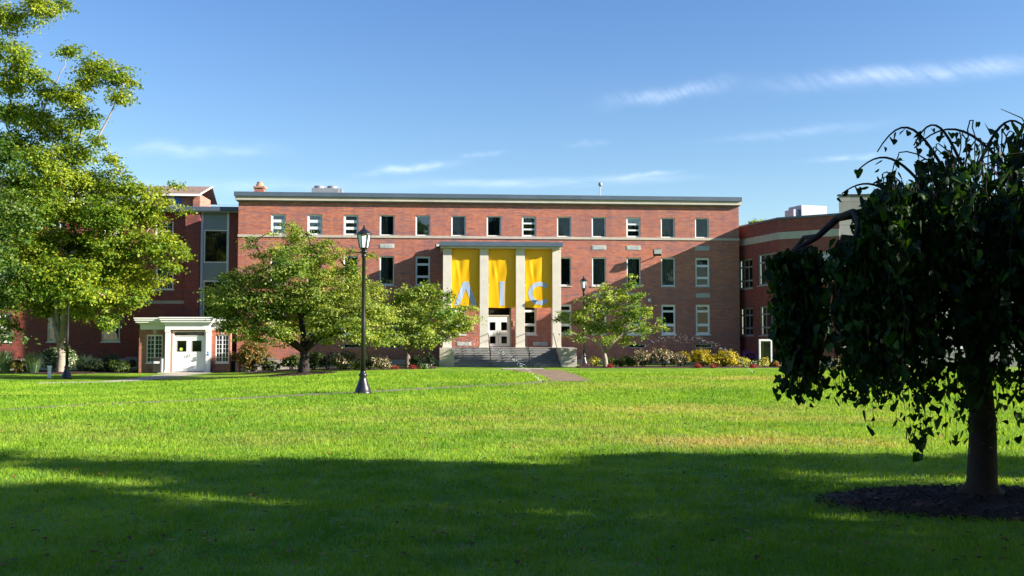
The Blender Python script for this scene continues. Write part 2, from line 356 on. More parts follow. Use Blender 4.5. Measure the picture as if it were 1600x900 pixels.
M_['lawn'] = grassmat('lawn soil and thatch', False); M_['blade'] = grassmat('grass blade', True)

# ------------------------------------------------------------ ground, paths, beds
DRY = [(1130, 690, 2.4, .9, .75), (1060, 640, 4.0, 1.6, .45), (1240, 655, 2.5, 1.0, .4), (880, 668, 3.0, .7, .3), (1180, 592, 3.5, 2.0, .55), (760, 655, 3.5, .8, .35), (1290, 690, 1.6, .6, .5),
       (420, 690, 1.6, .8, .25), (190, 680, 1.2, .9, .2), (60, 672, 1.5, 1.5, .2), (1000, 603, 5, 2.5, .25), (600, 640, 4, 1, .2), (470, 680, 2.2, .5, .25)]
DW = [(onG(a, b), sx, sy, k) for a, b, sx, sy, k in DRY]
def dryness(x, y):
    d = np.zeros_like(x)
    for p, sx, sy, k in DW:
        wob = 1+.6*np.sin(x*1.9+p.x)*np.cos(y*1.4+p.y)+.25*np.sin(x*4.3+y*3.1)
        d = np.maximum(d, k*np.exp(-(((x-p.x)/sx)**2+((y-p.y)/sy)**2)*wob))
    return d
def grid(xs, ys, zf, name, mat, dz=0):
    X, Y = np.meshgrid(xs, ys); V = np.stack([X.ravel(), Y.ravel(), (zf(X, Y)+dz).ravel()], 1)
    nx = len(xs); i = np.arange(len(ys)-1)[:, None]*nx+np.arange(nx-1)[None, :]; i = i.ravel()
    return V, np.stack([i, i+1, i+1+nx, i+nx], 1)
xs = np.concatenate([[-900, -400, -150, -80], np.arange(-50, 50.1, .8), [80, 150, 400, 900]])
ys = np.concatenate([[-300, -100, -40], np.arange(-15, 75, .7), [90, 120, 200, 500, 1500]])
V, Fc = grid(xs, ys, gz_np, 'lawn', None)
tag(np_mesh('lawn', V, Fc, M_['lawn'], None, {'dry': dryness(V[:, 0], V[:, 1])}, True), kind='structure')

def strip(name, pts, w, mat, dz=.012, kind='structure', label=None):
    "pts ground points; ribbon draped on the terrain"
    P = []
    for a, b in zip(pts[:-1], pts[1:]):
        n = max(2, int((b-a).length/.6))
        P += [a.lerp(b, k/n) for k in range(n)]
    P.append(pts[-1]); ws = [w]*len(P) if not hasattr(w, '__len__') else [w[0]+(w[1]-w[0])*k/(len(P)-1) for k in range(len(P))]
    b = MB(); cs = []
    for k, p in enumerate(P):
        d = (P[min(k+1, len(P)-1)]-P[max(k-1, 0)]); d.z = 0; d.normalize(); n = Vector((-d.y, d.x, 0)); row = []
        for t in (-1, -.33, .33, 1):
            q = p+n*(ws[k]/2*t*(1+.06*math.sin(k*1.7+t))); row.append((q.x, q.y, gz(q.x, q.y)+dz))
        cs.append(row)
    for r0, r1 in zip(cs[:-1], cs[1:]):
        for j in range(3): b.quad(r0[j], r0[j+1], r1[j+1], r1[j])
    o = b.build(name, mat); tag(o, label, None, None, kind)
    return [(p.x, p.y, ws[k]/2) for k, p in enumerate(P)]
path_pts = []
pA = [onG(*q) for q in ((-160, 650), (0, 641), (150, 632), (280, 627), (400, 621.5), (560, 613.5), (700, 605.5), (800, 600.5), (868, 596))]
path_pts += strip('path', pA, .88, M_['path'], .010)
pB = [onG(*q) for q in ((838, 578.5), (862, 584), (880, 590), (893, 596))]
path_pts += strip('walkway', pB, (2.7, 1.8), M_['pathbrick'], .018)
pC = [onG(*q) for q in ((893, 593.5), (930, 591.5), (990, 590.5), (1060, 589.5))]
path_pts += strip('footpath', pC, .6, M_['path'], .010)
pE = [onG(*q) for q in ((785, 577), (850, 577))]
path_pts += strip('apron', pE, 1.7, M_['concrete_path'], .026)
pD = [onG(*q) for q in ((298, 583.5), (262, 587.5), (215, 593.5), (170, 597), (60, 599))]
path_pts += strip('side_path', pD, (2.2, 1.3), M_['concrete_path'], .014)
def disc(name, c, rx, ry, mat, h=.05):
    "a shallow heap of mulch with an irregular rim, centre c"
    b = MB(); n = 40; rings = [1.0, .93, .7, .4, .12]; rows = []
    for q, r in enumerate(rings):
        row = []
        for k in range(n):
            a = 2*math.pi*k/n; w = 1+.05*math.sin(3*a+c.x)+.04*math.sin(7*a+1)
            x = c.x+rx*r*w*math.cos(a); y = c.y+ry*r*w*math.sin(a); row.append((x, y, gz(x, y)-.02+(0 if q == 0 else h*(1-r)**.4+.02+random.uniform(0, .02))))
        rows.append(row)
    for r0, r1 in zip(rows[:-1], rows[1:]):
        for k in range(n): j = (k+1) % n; b.quad(r0[k], r0[j], r1[j], r1[k])
    b.quad(*rows[-1])
    for q in range(2600):      # loose bark chips
        a = random.uniform(0, 6.283); r = math.sqrt(random.random())*1.06; x = c.x+rx*r*math.cos(a); y = c.y+ry*r*math.sin(a); z = gz(x, y)+h*max(0, 1-r)**.4+.015
        l = random.uniform(.012, .04); w = l*random.uniform(.3, .6); t = random.uniform(0, 3.14); e = random.uniform(-.02, .03); dx, dy = math.cos(t), math.sin(t)
        b.quad((x-dx*l-dy*w, y-dy*l+dx*w, z), (x+dx*l-dy*w, y+dy*l+dx*w, z+e), (x+dx*l+dy*w, y+dy*l-dx*w, z+e+.012), (x-dx*l+dy*w, y-dy*l-dx*w, z+.012))
    return tag(b.build(name, mat), kind='structure')
WT = onG(1535, 783); MT = onG(475, 585); T2 = onG(636, 575); T3 = onG(946, 575); LT = onG(95, 583.5)
DISCS = [(Vector((WT.x-.05, WT.y-.15, 0)), 1.95, 1.12), (Vector((MT.x-.2, MT.y-.6, 0)), 2.0, 2.4), (Vector((LT.x+.2, LT.y, 0)), 2.0, 1.6)]
for c, rx, ry in DISCS: disc('mulch_bed', c, rx, ry, M_['mulch'], .09)

# grass blades: one object, density falls with distance
def grass():
    parts = []
    N = 0
    edges = [6.5, 8, 9.5, 11, 13, 15, 18, 22, 27, 33, 41, 52]
    for d0, d1 in zip(edges[:-1], edges[1:]):
        dm = (d0+d1)/2; area = 1.3*dm*(d1-d0); n = int(area*1900*(8/dm)**1.45)
        y = rng.uniform(d0, d1, n); x = rng.uniform(-.65, .65, n)*y; parts.append((x, y, np.full(n, dm)))
    x = np.concatenate([p[0] for p in parts]); y = np.concatenate([p[1] for p in parts]); dm = np.concatenate([p[2] for p in parts])
    keep = np.ones(len(x), bool)
    for (a, b, w) in path_pts: keep &= (x-a)**2+(y-b)**2 > (w*.86)**2
    for c, rx, ry in DISCS: keep &= ((x-c.x)/rx)**2+((y-c.y)/ry)**2 > .86+.14*np.sin(x*9+3*np.sin(y*7))
    clump = .5+.5*np.sin(x*3.1+2*np.sin(y*2.3))*np.cos(y*2.7+1.7*np.sin(x*1.3))
    keep &= rng.random(len(x)) < .65+.35*clump
    x, y, dm, clump = x[keep], y[keep], dm[keep], clump[keep]; n = len(x)
    h = rng.uniform(.03, .062, n)*(1+.45*clump)*(1+.012*(dm-8)); w = .0045*(dm/8)**.85*rng.uniform(.7, 1.3, n)
    a = rng.uniform(0, 2*np.pi, n); lean = rng.uniform(.1, .9, n)*h; la = rng.uniform(0, 2*np.pi, n)
    z = gz_np(x, y)-.004; dx = np.cos(a)*w; dy = np.sin(a)*w
    V = np.empty((n, 3, 3)); V[:, 0] = np.stack([x-dx, y-dy, z], 1); V[:, 1] = np.stack([x+dx, y+dy, z], 1)
    V[:, 2] = np.stack([x+np.cos(la)*lean, y+np.sin(la)*lean, z+h], 1)
    o = np_mesh('grass', V.reshape(-1, 3), np.arange(3*n).reshape(-1, 3), M_['blade'], None, {'tint': rng.random(n), 'dry': np.clip(dryness(x, y)*rng.uniform(.5, 1.5, n), 0, 1)})
    tag(o, kind='stuff', label='short green lawn grass with dry straw coloured patches', cat='grass')
grass()
def litter():
    n = 1500; px = rng.uniform(-30, 1630, n); py = 598+300*rng.random(n)**1.5
    V = []; T = []
    for a, b in zip(px, py):
        p = onG(a, b); s = random.uniform(.018, .045)*(1.0+p.y*.025); r = random.uniform(0, 6.3); ti = random.uniform(.3, 1.0); hgt = gz(p.x, p.y)+random.uniform(.045, .075)
        cs = [(-.9, 0), (-.4, .5), (.2, .42), (1, 0), (.3, -.45), (-.4, -.42)]
        for k, (u, v) in enumerate(cs): V.append((p.x+s*(u*math.cos(r)-v*math.sin(r)), p.y+s*(u*math.sin(r)+v*math.cos(r)), hgt+s*ti*(abs(v)*1.1+.25*u)))
    V = np.array(V)
    tag(np_mesh('fallen_leaves', V, np.arange(6*n).reshape(-1, 6), M_['dry'], None, {'tint': rng.random(n)**1.3}), 'brown dry leaves scattered over the lawn', 'leaves', kind='stuff')
litter()

# ------------------------------------------------------------ wall with openings
def wall_holes(b, u0, u1, z0, z1, holes, y=0, depth=.16):
    us = sorted({u0, u1, *[h[0] for h in holes], *[h[1] for h in holes]}); zs = sorted({z0, z1, *[h[2] for h in holes], *[h[3] for h in holes]})
    us = [q for q in us if u0 <= q <= u1]; zs = [q for q in zs if z0 <= q <= z1]
    for a, c in zip(us[:-1], us[1:]):
        for d, e in zip(zs[:-1], zs[1:]):
            m, n = (a+c)/2, (d+e)/2
            if any(h[0] < m < h[1] and h[2] < n < h[3] for h in holes): continue
            b.quad((a, y, d), (c, y, d), (c, y, e), (a, y, e))
    for a, c, d, e in holes:
        k = y+depth
        b.quad((a, y, d), (a, y, e), (a, k, e), (a, k, d)); b.quad((c, y, e), (c, y, d), (c, k, d), (c, k, e))
        b.quad((a, y, e), (c, y, e), (c, k, e), (a, k, e)); b.quad((c, y, d), (a, y, d), (a, k, d), (c, k, d))
def window(root, r, panes, y=.10, M=None, fw=.055, curtain='curtain_dark', blinds=(), sill=True, mat='frame', name='window', cover=1.0, coated=False):
    "r=(u0,u1,z0,z1); panes: list of rects as fractions (0..1, 0..1); the frame fills the rest"
    u0, u1, z0, z1 = r; b = MB(); P = [(u0+(u1-u0)*a, u0+(u1-u0)*c, z0+(z1-z0)*d, z0+(z1-z0)*e) for a, c, d, e in panes]
    wall_holes(b, u0-.02, u1+.02, z0-.02, z1+.02, P, y, .05)
    # projecting outer casing
    for bx in ((u0, u0+fw*.6, z0, z1), (u1-fw*.6, u1, z0, z1)): b.box(bx[0], bx[1], y-.03, y-.001, z0, z1)
    b.box(u0+fw*.6, u1-fw*.6, y-.03, y-.001, z1-fw*.6, z1)
    w = b.build(name, M_[mat], root, M)
    g = MB()
    for p in P: g.quad((p[0], y+.03, p[2]), (p[1], y+.03, p[2]), (p[1], y+.03, p[3]), (p[0], y+.03, p[3]))
    g.build('glass', M_['glass_coated' if coated else 'glass'], w)
    c = MB(); n = 14; L = u1-u0
    cu = u0+L*cover
    for k in range(n):
        a, d = u0+(cu-u0)*k/n, u0+(cu-u0)*(k+1)/n; ya, yd = y+.16+.035*math.sin(k*2.1), y+.16+.035*math.sin((k+1)*2.1)
        c.quad((a, ya, z0), (d, yd, z0), (d, yd, z1), (a, ya, z1))
    c.build('curtain', M_[curtain], w)  # sheet behind the panes
    if cover < 1 or curtain != 'curtain_dark':
        MB().quad((u0, y+.5, z0), (u1, y+.5, z0), (u1, y+.5, z1), (u0, y+.5, z1)).build('room', M_['curtain_dark'], w)  # flat sheet whose dark colour stands for the unlit interior
    for i in blinds:
        p = P[i]; MB().quad((p[0], y+.045, p[2]), (p[1], y+.045, p[2]), (p[1], y+.045, p[3]), (p[0], y+.045, p[3])).build('blind', M_['blind'], w)
    if sill: MB().box(u0-.06, u1+.06, -.05, y-.002, z0-.07, z0-.002).build('sill', M_[mat if mat == 'white' else 'stone'], w)
    return w
PL = [(.09, .91, .05, .95)]
TRI = [(.13, .87, .08, .27), (.13, .87, .41, .60), (.13, .87, .74, .92)]
ROW3 = [(.12, .88, .07, .27), (.12, .88, .36, .74), (.12, .88, .81, .93)]
ROW2C = [(.11, .89, .06, .26), (.11, .89, .34, .68), (.11, .89, .76, .93)]

# ------------------------------------------------------------ main building
F0 = atD(371, 450, 64.7); F0.z = 0
main = thing('brick_building', 'long three storey red brick building with flat roof, yellow banners and pillared entrance', 'building', F0, YAW)
fz = lambda px, py, v=0: plane_uz(px, py, F0, YAW, v)
UL, UR = 0.0, fz(1155.5, 450)[0]
TOP = fz(763, 316)[1]
zr = {1: (fz(700, 368.5)[1], fz(700, 337)[1]), 2: (fz(700, 446)[1], fz(700, 400.5)[1]), 3: (fz(1073, 522.5)[1], fz(1073, 476)[1])}
xs1 = [435, 493, 552, 609, 665.5, 722, 777, 831, 885.5, 940, 991.5, 1044.5, 1097]
HW = .50
cen = [fz(x, 355)[0] for x in xs1]
du = (cen[-1]-cen[0])/12; cen = [cen[0]+du*i for i in range(13)]
holes = []; wins = []
for i, u in enumerate(cen):
    tri = i in (0, 1, 2)
    r = (u-HW, u+HW, zr[1][0], zr[1][1])
    kw = dict(panes=TRI if tri else PL, curtain='curtain_dark', sill=True)
    if i == 7 or i == 10: kw = dict(panes=[(.11, .89, .08, .32), (.11, .89, .40, .62), (.11, .89, .70, .92)], curtain='curtain_dark', blinds=(2,) if i == 10 else ())
    if i in (3, 5, 9, 11): kw['curtain'] = 'curtain'; kw['cover'] = (.55, .6, .9, .7)[(3, 5, 9, 11).index(i)]
    if i in (8, 12): kw['curtain'] = 'curtain'
    if i in (0, 1, 4, 7, 10): kw['coated'] = True
    wins.append((r, kw)); holes.append(r)
    hw2 = HW-.01 if i < 12 else HW
    r = (u-hw2, u+hw2, zr[2][0], zr[2][1])
    kw = dict(panes=ROW2C if i in (4, 12) else [(.08, .92, .05, .95)], curtain='curtain_dark')
    if i in (9, 10, 11, 3): kw['curtain'] = 'curtain'; kw['cover'] = {3: .6, 9: .9, 10: .75, 11: .95}[i]
    if i in (3, 4, 8): kw['coated'] = True
    wins.append((r, kw)); holes.append(r)
    if i != 6:
        r = (u-HW, u+HW, zr[3][0], zr[3][1]); wins.append((r, dict(panes=ROW3, curtain='curtain_dark', mat='white', coated=i in (5, 9), blinds=(1,) if i in (5, 8) else ()))); holes.append(r)
# entrance opening
VP = 3.0
zP = plane_uz(780, 543.3, F0, YAW, VP)[1]          # platform height
dL, dTop = fz(760.5, 480)[0], fz(780, 478)[1]; dR = fz(797.5, 480)[0]
dc = (dL+dR)/2; DWd = 1.0
door_r = (dc-DWd+.12, dc+DWd-.12, zP, zP+2.95)
holes.append(door_r)
# low cellar lights
low = []
for px in (551, 612, 996, 1100):
    u = fz(px, 540)[0]; low.append((u-.6, u+.6, fz(px, 543.5)[1], fz(px, 537.5)[1]))
holes += low
b = MB(); wall_holes(b, UL, UR, .30, TOP, holes, 0, .16)
DEP = 14
b.quad((UL, DEP, .30), (UL, 0, .30), (UL, 0, TOP), (UL, DEP, TOP)); b.quad((UR, 0, .30), (UR, DEP, .30), (UR, DEP, TOP), (UR, 0, TOP)); b.quad((UR, DEP, .30), (UL, DEP, .30), (UL, DEP, TOP), (UR, DEP, TOP))
b.build('wall', M_['brick'], main)
MB().box(UL-.06, UR+.06, -.06, DEP+.05, -1.2, .30).build('foundation', M_['stone_wall'], main)
for r, kw in wins: window(main, r, **kw)
for r in low: window(main, r, [(.04, .96, .1, .9)], curtain='curtain_dark', sill=False)
# roof edge: fascia, coping, soffit
OV = .35
roof = MB().box(UL-.1, UR+.04, -.2, DEP+.1, TOP-.12, TOP+.08).build('roof', M_['gravelroof'], main)
MB().box(UL-.18, UR+.10, -OV+.06, -.202, TOP-.05, TOP+.20).box(UL-.18, UL-.102, -.2, DEP, TOP-.05, TOP+.20).box(UR+.042, UR+.10, -.2, DEP, TOP-.05, TOP+.20).build('fascia', M_['stone'], main)
MB().box(UL-.24, UR+.14, -OV-.05, DEP+.2, TOP+.203, TOP+.50).build('coping', M_['coping'], main, bevel=.015)
zc = fz(763, 371)[1]
MB().box(UL-.01, UR+.01, -.06, -.002, zc-.09, zc+.07).box(UR+.002, UR+.06, -.002, DEP, zc-.09, zc+.07).box(UL-.06, UL-.002, -.002, DEP, zc-.09, zc+.07).build('string_course', M_['stone'], main)
# pale vent grilles under the windows
def grille(u, z, w=.5, h=.15):
    g = MB().box(u-w, u+w, -.02, -.001, z-h, z+h); 
    for k in range(9): a = u-w+.06+(2*w-.12)*k/9; g.box(a, a+.07, -.035, -.021, z-h+.03, z+h-.03)
    g.build('vent_grille', M_['plaque'], main)
for i in (3, 5, 7, 9, 10, 12): grille(cen[i], fz(609, 384.5)[1])
for i in (12, 9, 10): grille(cen[i], fz(1099, 461.5)[1])
for px in (725, 844): u, z = fz(px, 538); grille(u, zP+.22, .5, .13)
# door
yb = .16
fr = MB(); a0, a1, z0, z1 = door_r
lh = 2.12; zt = zP+lh
fr.box(a0, a0+.09, .05, .15, zP, z1).box(a1-.09, a1, .05, .15, zP, z1).box(a0+.09, a1-.09, .05, .15, zt, zt+.08).box(a0+.09, a1-.09, .05, .15, z1-.07, z1)
dfr = fr.build('door_frame', M_['stone'], main)
MB().quad((a0+.09, .11, zt+.08), (a1-.09, .11, zt+.08), (a1-.09, .11, z1-.07), (a0+.09, .11, z1-.07)).build('glass', M_['glass'], dfr)
MB().quad((a0, .6, zP), (a1, .6, zP), (a1, .6, z1), (a0, .6, z1)).build('room', M_['curtain_dark'], dfr)  # dark sheet painted as the unlit hall behind the door glass
mid = (a0+a1)/2
def leaf_door(root, x0, x1, zb, zt, y, panes, hx, hz, glass_y=.02, hl=.3, sticker=None):
    b = MB(); P = [(x0+(x1-x0)*p[0], x0+(x1-x0)*p[1], zb+(zt-zb)*p[2], zb+(zt-zb)*p[3]) for p in panes]
    wall_holes(b, x0, x1, zb, zt, P, y, .04); d = b.build('door', M_['door'], root)
    g = MB(); r = MB()
    for p in P:
        g.quad((p[0], y+glass_y, p[2]), (p[1], y+glass_y, p[2]), (p[1], y+glass_y, p[3]), (p[0], y+glass_y, p[3]))
        e = .02
        r.box(p[0]-e, p[0], y-.012, y-.001, p[2]-e, p[3]+e).box(p[1], p[1]+e, y-.012, y-.001, p[2]-e, p[3]+e).box(p[0], p[1], y-.012, y-.001, p[2]-e, p[2]).box(p[0], p[1], y-.012, y-.001, p[3], p[3]+e)
    g.build('glass', M_['glass'], d); r.build('glass_trim', M_['darkmetal'], d)
    MB().tube([(hx, y-.002, hz), (hx, y-.07, hz), (hx, y-.07, hz+hl), (hx, y-.002, hz+hl)], .014).build('handle', M_['darkmetal'], d)
    MB().box(x0+.02, x1-.02, y-.006, y-.001, zb+.01, zb+.05).build('kick_plate', M_['galv'], d)
    if sticker: MB().lathe([(0.01, 0), (.11, 0), (.11, .004)], 14).build('sticker', M_['green_sticker'], d, Matrix.Translation((sticker[0], y+.012, sticker[1])) @ Matrix.Rotation(math.pi/2, 4, 'X'))
    return d
pd = [(.28, .72, .12, .33), (.28, .72, .55, .80)]
leaf_door(main, a0+.10, mid-.006, zP+.01, zt-.004, .09, pd, mid-.09, zP+.85)
leaf_door(main, mid+.006, a1-.10, zP+.01, zt-.004, .09, pd, mid+.09, zP+.85)
# plaque right of the door
u, z = fz(804, 506); MB().box(u-.14, u+.14, -.04, -.001, z-.2, z+.2).build('wall_plaque', M_['wirecap'], main, bevel=.02)
# portico
pz = lambda px, py, v=VP: plane_uz(px, py, F0, YAW, v)
zcan = pz(780, 386)[1]
cols_px = [(692, 705.5), (749.5, 763), (806, 820), (863, 876.5)]
cols = []
for k, (l, r) in enumerate(cols_px):
    a, c = pz(l, 450)[0], pz(r, 450)[0]; cols.append((a, c))
    MB().box(a, c, -VP, -VP+.6, zP, zcan-.1).box(a-.03, c+.03, -VP-.03, -VP+.63, zP+.001, zP+.12).build('column', M_['column'], main, bevel=.012)
cl, cr = pz(686.5, 383, VP+.45)[0], pz(880, 383, VP+.45)[0]
MB().box(cl+.08, cr-.08, -VP-.30, -.002, zcan-.1, zcan+.02).build('canopy_soffit', M_['column'], main)
MB().box(cl, cr, -VP-.45, -.002, zcan+.022, zcan+.30).build('canopy', M_['coping'], main, bevel=.01)
# platform, steps, cheek walls
NS = 8; rise = (zP-.02)/NS; tr = .34; yf = -VP-.38-tr*(NS-1)
xl = plane_uz(686.5, 560, F0, YAW, -yf)[0]; xr_ = plane_uz(709.5, 560, F0, YAW, -yf)[0]
rl = plane_uz(876, 560, F0, YAW, -yf)[0]; rr = plane_uz(901, 560, F0, YAW, -yf)[0]
pl, pr = xr_+.004, rl-.004
MB().box(xl+.02, rr-.02, -VP-.35, -.061, -1, zP-.003).build('platform', M_['step'], main)
MB().box(xl+.03, rr-.03, -VP-.38, -.062, zP-.002, zP).build('platform_top', M_['concrete_path'], main)
st = MB()
for k in range(1, NS):
    st.box(pl+.002, pr-.002, -VP-.38-tr*k, -VP-.382-tr*(k-1), -1, zP-rise*k)
    st.box(pl+.002, pr-.002, -VP-.38-tr*k-.025, -VP-.381-tr*k, zP-rise*k-.04, zP-rise*k+.002)
st.build('steps', M_['step'], main, bevel=.006)
MB().box(xl, xr_, yf-.05, -VP-.382, -1, zP-.01).build('cheek_wall', M_['stone_wall'], main, bevel=.02)
MB().box(rl, rr, yf-.05, -VP-.382, -1, zP+.02).build('cheek_wall', M_['stone_wall'], main, bevel=.02)
# chimney of the main roof
u, z = fz(406, 300, -4)
CH = z-TOP+.25
ch = MB().box(u-.34, u+.34, 3.65, 4.35, TOP, TOP+CH).build('chimney', M_['brick'], roof)
MB().box(u-.41, u+.41, 3.58, 4.42, TOP+CH+.001, TOP+CH+.13).lathe([(.33, CH+.131), (.20, CH+.40), (.21, CH+.46), (.15, CH+.46)], 12, (u, 4, TOP)).build('chimney_cap', M_['wirecap'], roof)

# banners
def fold(u, z, s):
    "cloth relief, metres outward"
    q_ = .35 if z < 1.75 else .35+.65*min(1, (z-1.75)/.5)
    return q_*(.014*math.sin(3.3*u+1.1*z+s)+.024*math.exp(-((u-.18-.13*(3.9-z))/.10)**2)*min(1, max(0, (3.5-z)/1.2))+.025*math.exp(-((u-1.45+.10*(3.9-z))/.12)**2)*.7-.014*math.exp(-((u-.42-.09*(3.9-z))/.12)**2)+.012*math.sin(9*u-2.2*z+s*2))
yB = -VP+.22
def banner(pl_, letter, label, s):
    p0 = plane_uz(pl_[0], 389, F0, YAW, -yB); p1 = plane_uz(pl_[1], 480.5, F0, YAW, -yB)
    w, h = p1[0]-p0[0], p0[1]-p1[1]
    org = F0+U*p0[0]+NRM*(-yB); t = thing('banner', label, 'banner', (org.x, org.y, p1[1]), YAW, 'yellow banners between the entrance columns')
    nx, nz = 44, 90; X, Z = np.meshgrid(np.linspace(0, w, nx), np.linspace(0, h, nz))
    Y = -np.vectorize(lambda a, c: fold(a, c, s))(X, Z); Xd = X+.02*np.sin(Z*1.7+s)*(X/w-.5); Zd = Z-.03*np.sin(X/w*math.pi)*(1-Z/h)
    V = np.stack([Xd.ravel(), Y.ravel(), Zd.ravel()], 1); i = (np.arange(nz-1)[:, None]*nx+np.arange(nx-1)[None, :]).ravel()
    np_mesh('cloth', V, np.stack([i, i+1, i+1+nx, i+nx], 1), M_['banner'], t, None, True)
    MB().tube([(-.05, 0, h+.02), (w+.05, 0, h+.02)], .02).build('pole', M_['black'], t)
    L = lambda px, py: (lambda q: (q[0]-p0[0], q[1]-p1[1]))(plane_uz(px, py, F0, YAW, -yB))
    b = MB()
    def poly(pts):  # strip of quads pts = list of (left,right)
        for (a, c), (d, e) in zip(pts[:-1], pts[1:]):
            for k in range(4):
                f = lambda p, q, t_: (p[0]+(q[0]-p[0])*t_, p[1]+(q[1]-p[1])*t_)
                cs = [f(a, c, k/4), f(a, c, (k+1)/4), f(d, e, (k+1)/4), f(d, e, k/4)]
                b.quad(*[(q[0], -fold(q[0], q[1], s)-.012, q[1]) for q in cs])
    def bar(a, c, wd):
        n = 24; poly([((a[0]+(c[0]-a[0])*k/n-wd/2, a[1]+(c[1]-a[1])*k/n), (a[0]+(c[0]-a[0])*k/n+wd/2, a[1]+(c[1]-a[1])*k/n)) for k in range(n+1)])
    if letter == 'I': bar(L(784.2, 439.5), L(784.2, 477.5), .33)
    if letter == 'A':
        ap = L(727.8, 440); bl = L(714, 477); br = L(741.5, 477)
        n = 24; lf = []; rt = []
        for k in range(n+1):
            q = k/n; z = ap[1]+(bl[1]-ap[1])*q; xl_ = ap[0]+(bl[0]-ap[0])*q; xr2 = ap[0]+(br[0]-ap[0])*q
            lf.append(((xl_-.175, z), (min(xl_+.175, ap[0]), z))); rt.append(((max(xr2-.175, ap[0]), z), (xr2+.175, z)))
        poly(lf); poly(rt)
    if letter == 'C':
        c = L(843.5, 458.5); ro, ri = .77, .48; n = 48; pts = []
        for k in range(n+1): a = math.radians(42+(318-42)*k/n); pts.append(((c[0]+ri*math.cos(a), c[1]+ri*math.sin(a)), (c[0]+ro*math.cos(a), c[1]+ro*math.sin(a))))
        poly(pts)
    b.build('letter', M_['letter'], t)
banner((706, 749), 'A', 'yellow banner with the grey letter A between the first two entrance columns', .3)
banner((763.5, 805.5), 'I', 'yellow banner with the grey letter I hanging above the white double door', 1.4)
banner((820.5, 861.5), 'C', 'yellow banner with the grey letter C beside the rightmost entrance column', 2.6)
# handrails on the steps
def handrail(px, label):
    u = plane_uz(px, 560, F0, YAW, VP+1.5)[0]
    org = F0+U*u+NRM*(VP+.3); t = thing('handrail', label, 'handrail', (org.x, org.y, 0), YAW, 'black handrails on the entrance steps')
    y1 = -(tr*(NS-1))-.2; lo = .9
    MB().tube([(0, .55, zP+.55), (0, .6, zP+.82), (0, .5, zP+.92), (0, .1, zP+.93), (0, y1+.12, lo+.02), (0, y1, lo-.05), (0, y1-.02, lo-.2)], .026).build('rail', M_['black'], t, smooth=True)
    MB().tube([(0, .45, zP-.02), (0, .45, zP+.92)], .024).build('post', M_['black'], t); MB().tube([(0, y1+.1, 0), (0, y1+.1, lo)], .024).build('post', M_['black'], t)
    MB().tube([(0, .45, zP+.5), (0, .05, zP+.5), (0, y1+.1, lo-.4)], .016).build('lower_rail', M_['black'], t)
handrail(764.5, 'black iron handrail on the steps left of the white double door')
handrail(824, 'black iron handrail on the steps right of the white double door')
o_ = F0+U*(pr-.15)+NRM*(VP+.3); t = thing('wall_handrail', 'slanting dark handrail along the inner face of the right stair wall', 'handrail', (o_.x, o_.y, 0), YAW)
MB().tube([(0, .6, zP+.9), (0, 0, zP+.92), (0, -tr*(NS-3), zP+.05)], .024).build('rail', M_['darkmetal'], t); MB().tube([(0, .5, zP), (0, .5, zP+.9)], .02).build('post', M_['darkmetal'], t)

# rooftop units, antenna, floodlights
def at_uv(px, py, v): u, z = fz(px, py, v); return F0+U*u+NRM*v, z
p, z = at_uv(509, 289, -4); zu = z-TOP-.5-.84; 
t = thing('rooftop_unit', 'pale grey ventilation unit with two round fans on the main roof', 'rooftop unit', (p.x, p.y, TOP+.5), YAW)
t.location.z += max(0, zu); MB().box(-1.0, .95, 0, 1.2, -.42-zu, .62).build('casing', M_['galv'], t, bevel=.02); MB().box(.952, 1.15, .1, 1.1, -.42, .60).build('duct', M_['galv'], t)
for x in (-.52, .42): MB().lathe([(.40, .622), (.40, .80), (.34, .84), (.30, .80)], 20, (x, .6, 0)).build('fan', M_['galv'], t)
p, z = at_uv(938, 287, -3); zv = z-TOP-.08-1.4; t = thing('roof_vent_pipe', 'thin pale pole with a small round cap on the main roof', 'roof vent', (p.x, p.y, TOP+.08), YAW)
MB().tube([(0, 0, 0), (0, 0, 1.25+zv)], .03).build('pole', M_['galv'], t); MB().blob((0, 0, 1.35+zv), (.15, .15, .17)).build('cap', M_['galv'], t, smooth=True)
def floodlight(px, py, label, s=1.0, out=.55, rot=0):
    u, z = fz(px, py); o = F0+U*u+NRM*.0; t = thing('floodlight', label, 'floodlight', (o.x, o.y, z), YAW)
    MB().tube([(-.3*s, -.01, -.35*s), (-.3*s, -.25*s, -.38*s), (0, -out, -.15*s)], .03*s).build('bracket', M_['darkmetal'], t)
    M = Matrix.Translation((0, -out, 0)) @ Matrix.Rotation(rot, 4, 'Z') @ Matrix.Rotation(math.radians(-20), 4, 'X')
    h = MB().box(-.28*s, .28*s, -.14*s, .16*s, -.2*s, .22*s).build('housing', M_['darkmetal'], t, M, bevel=.03*s)
    MB().quad((-.24*s, -.142*s, -.16*s), (.24*s, -.142*s, -.16*s), (.24*s, -.142*s, .18*s), (-.24*s, -.142*s, .18*s)).build('lens', M_['curtain'], h)
floodlight(1023, 396, 'dark square floodlight on a bracket high on the right of the brick front', 1.0, .75)
floodlight(683.5, 385, 'small white floodlight beside the left end of the entrance canopy', .5, .35, .5)
u, z = fz(1014.5, 469); MB().box(u-.1, u+.1, -.08, -.001, z-.1, z+.1).build('junction_box', M_['sign_white'], main)

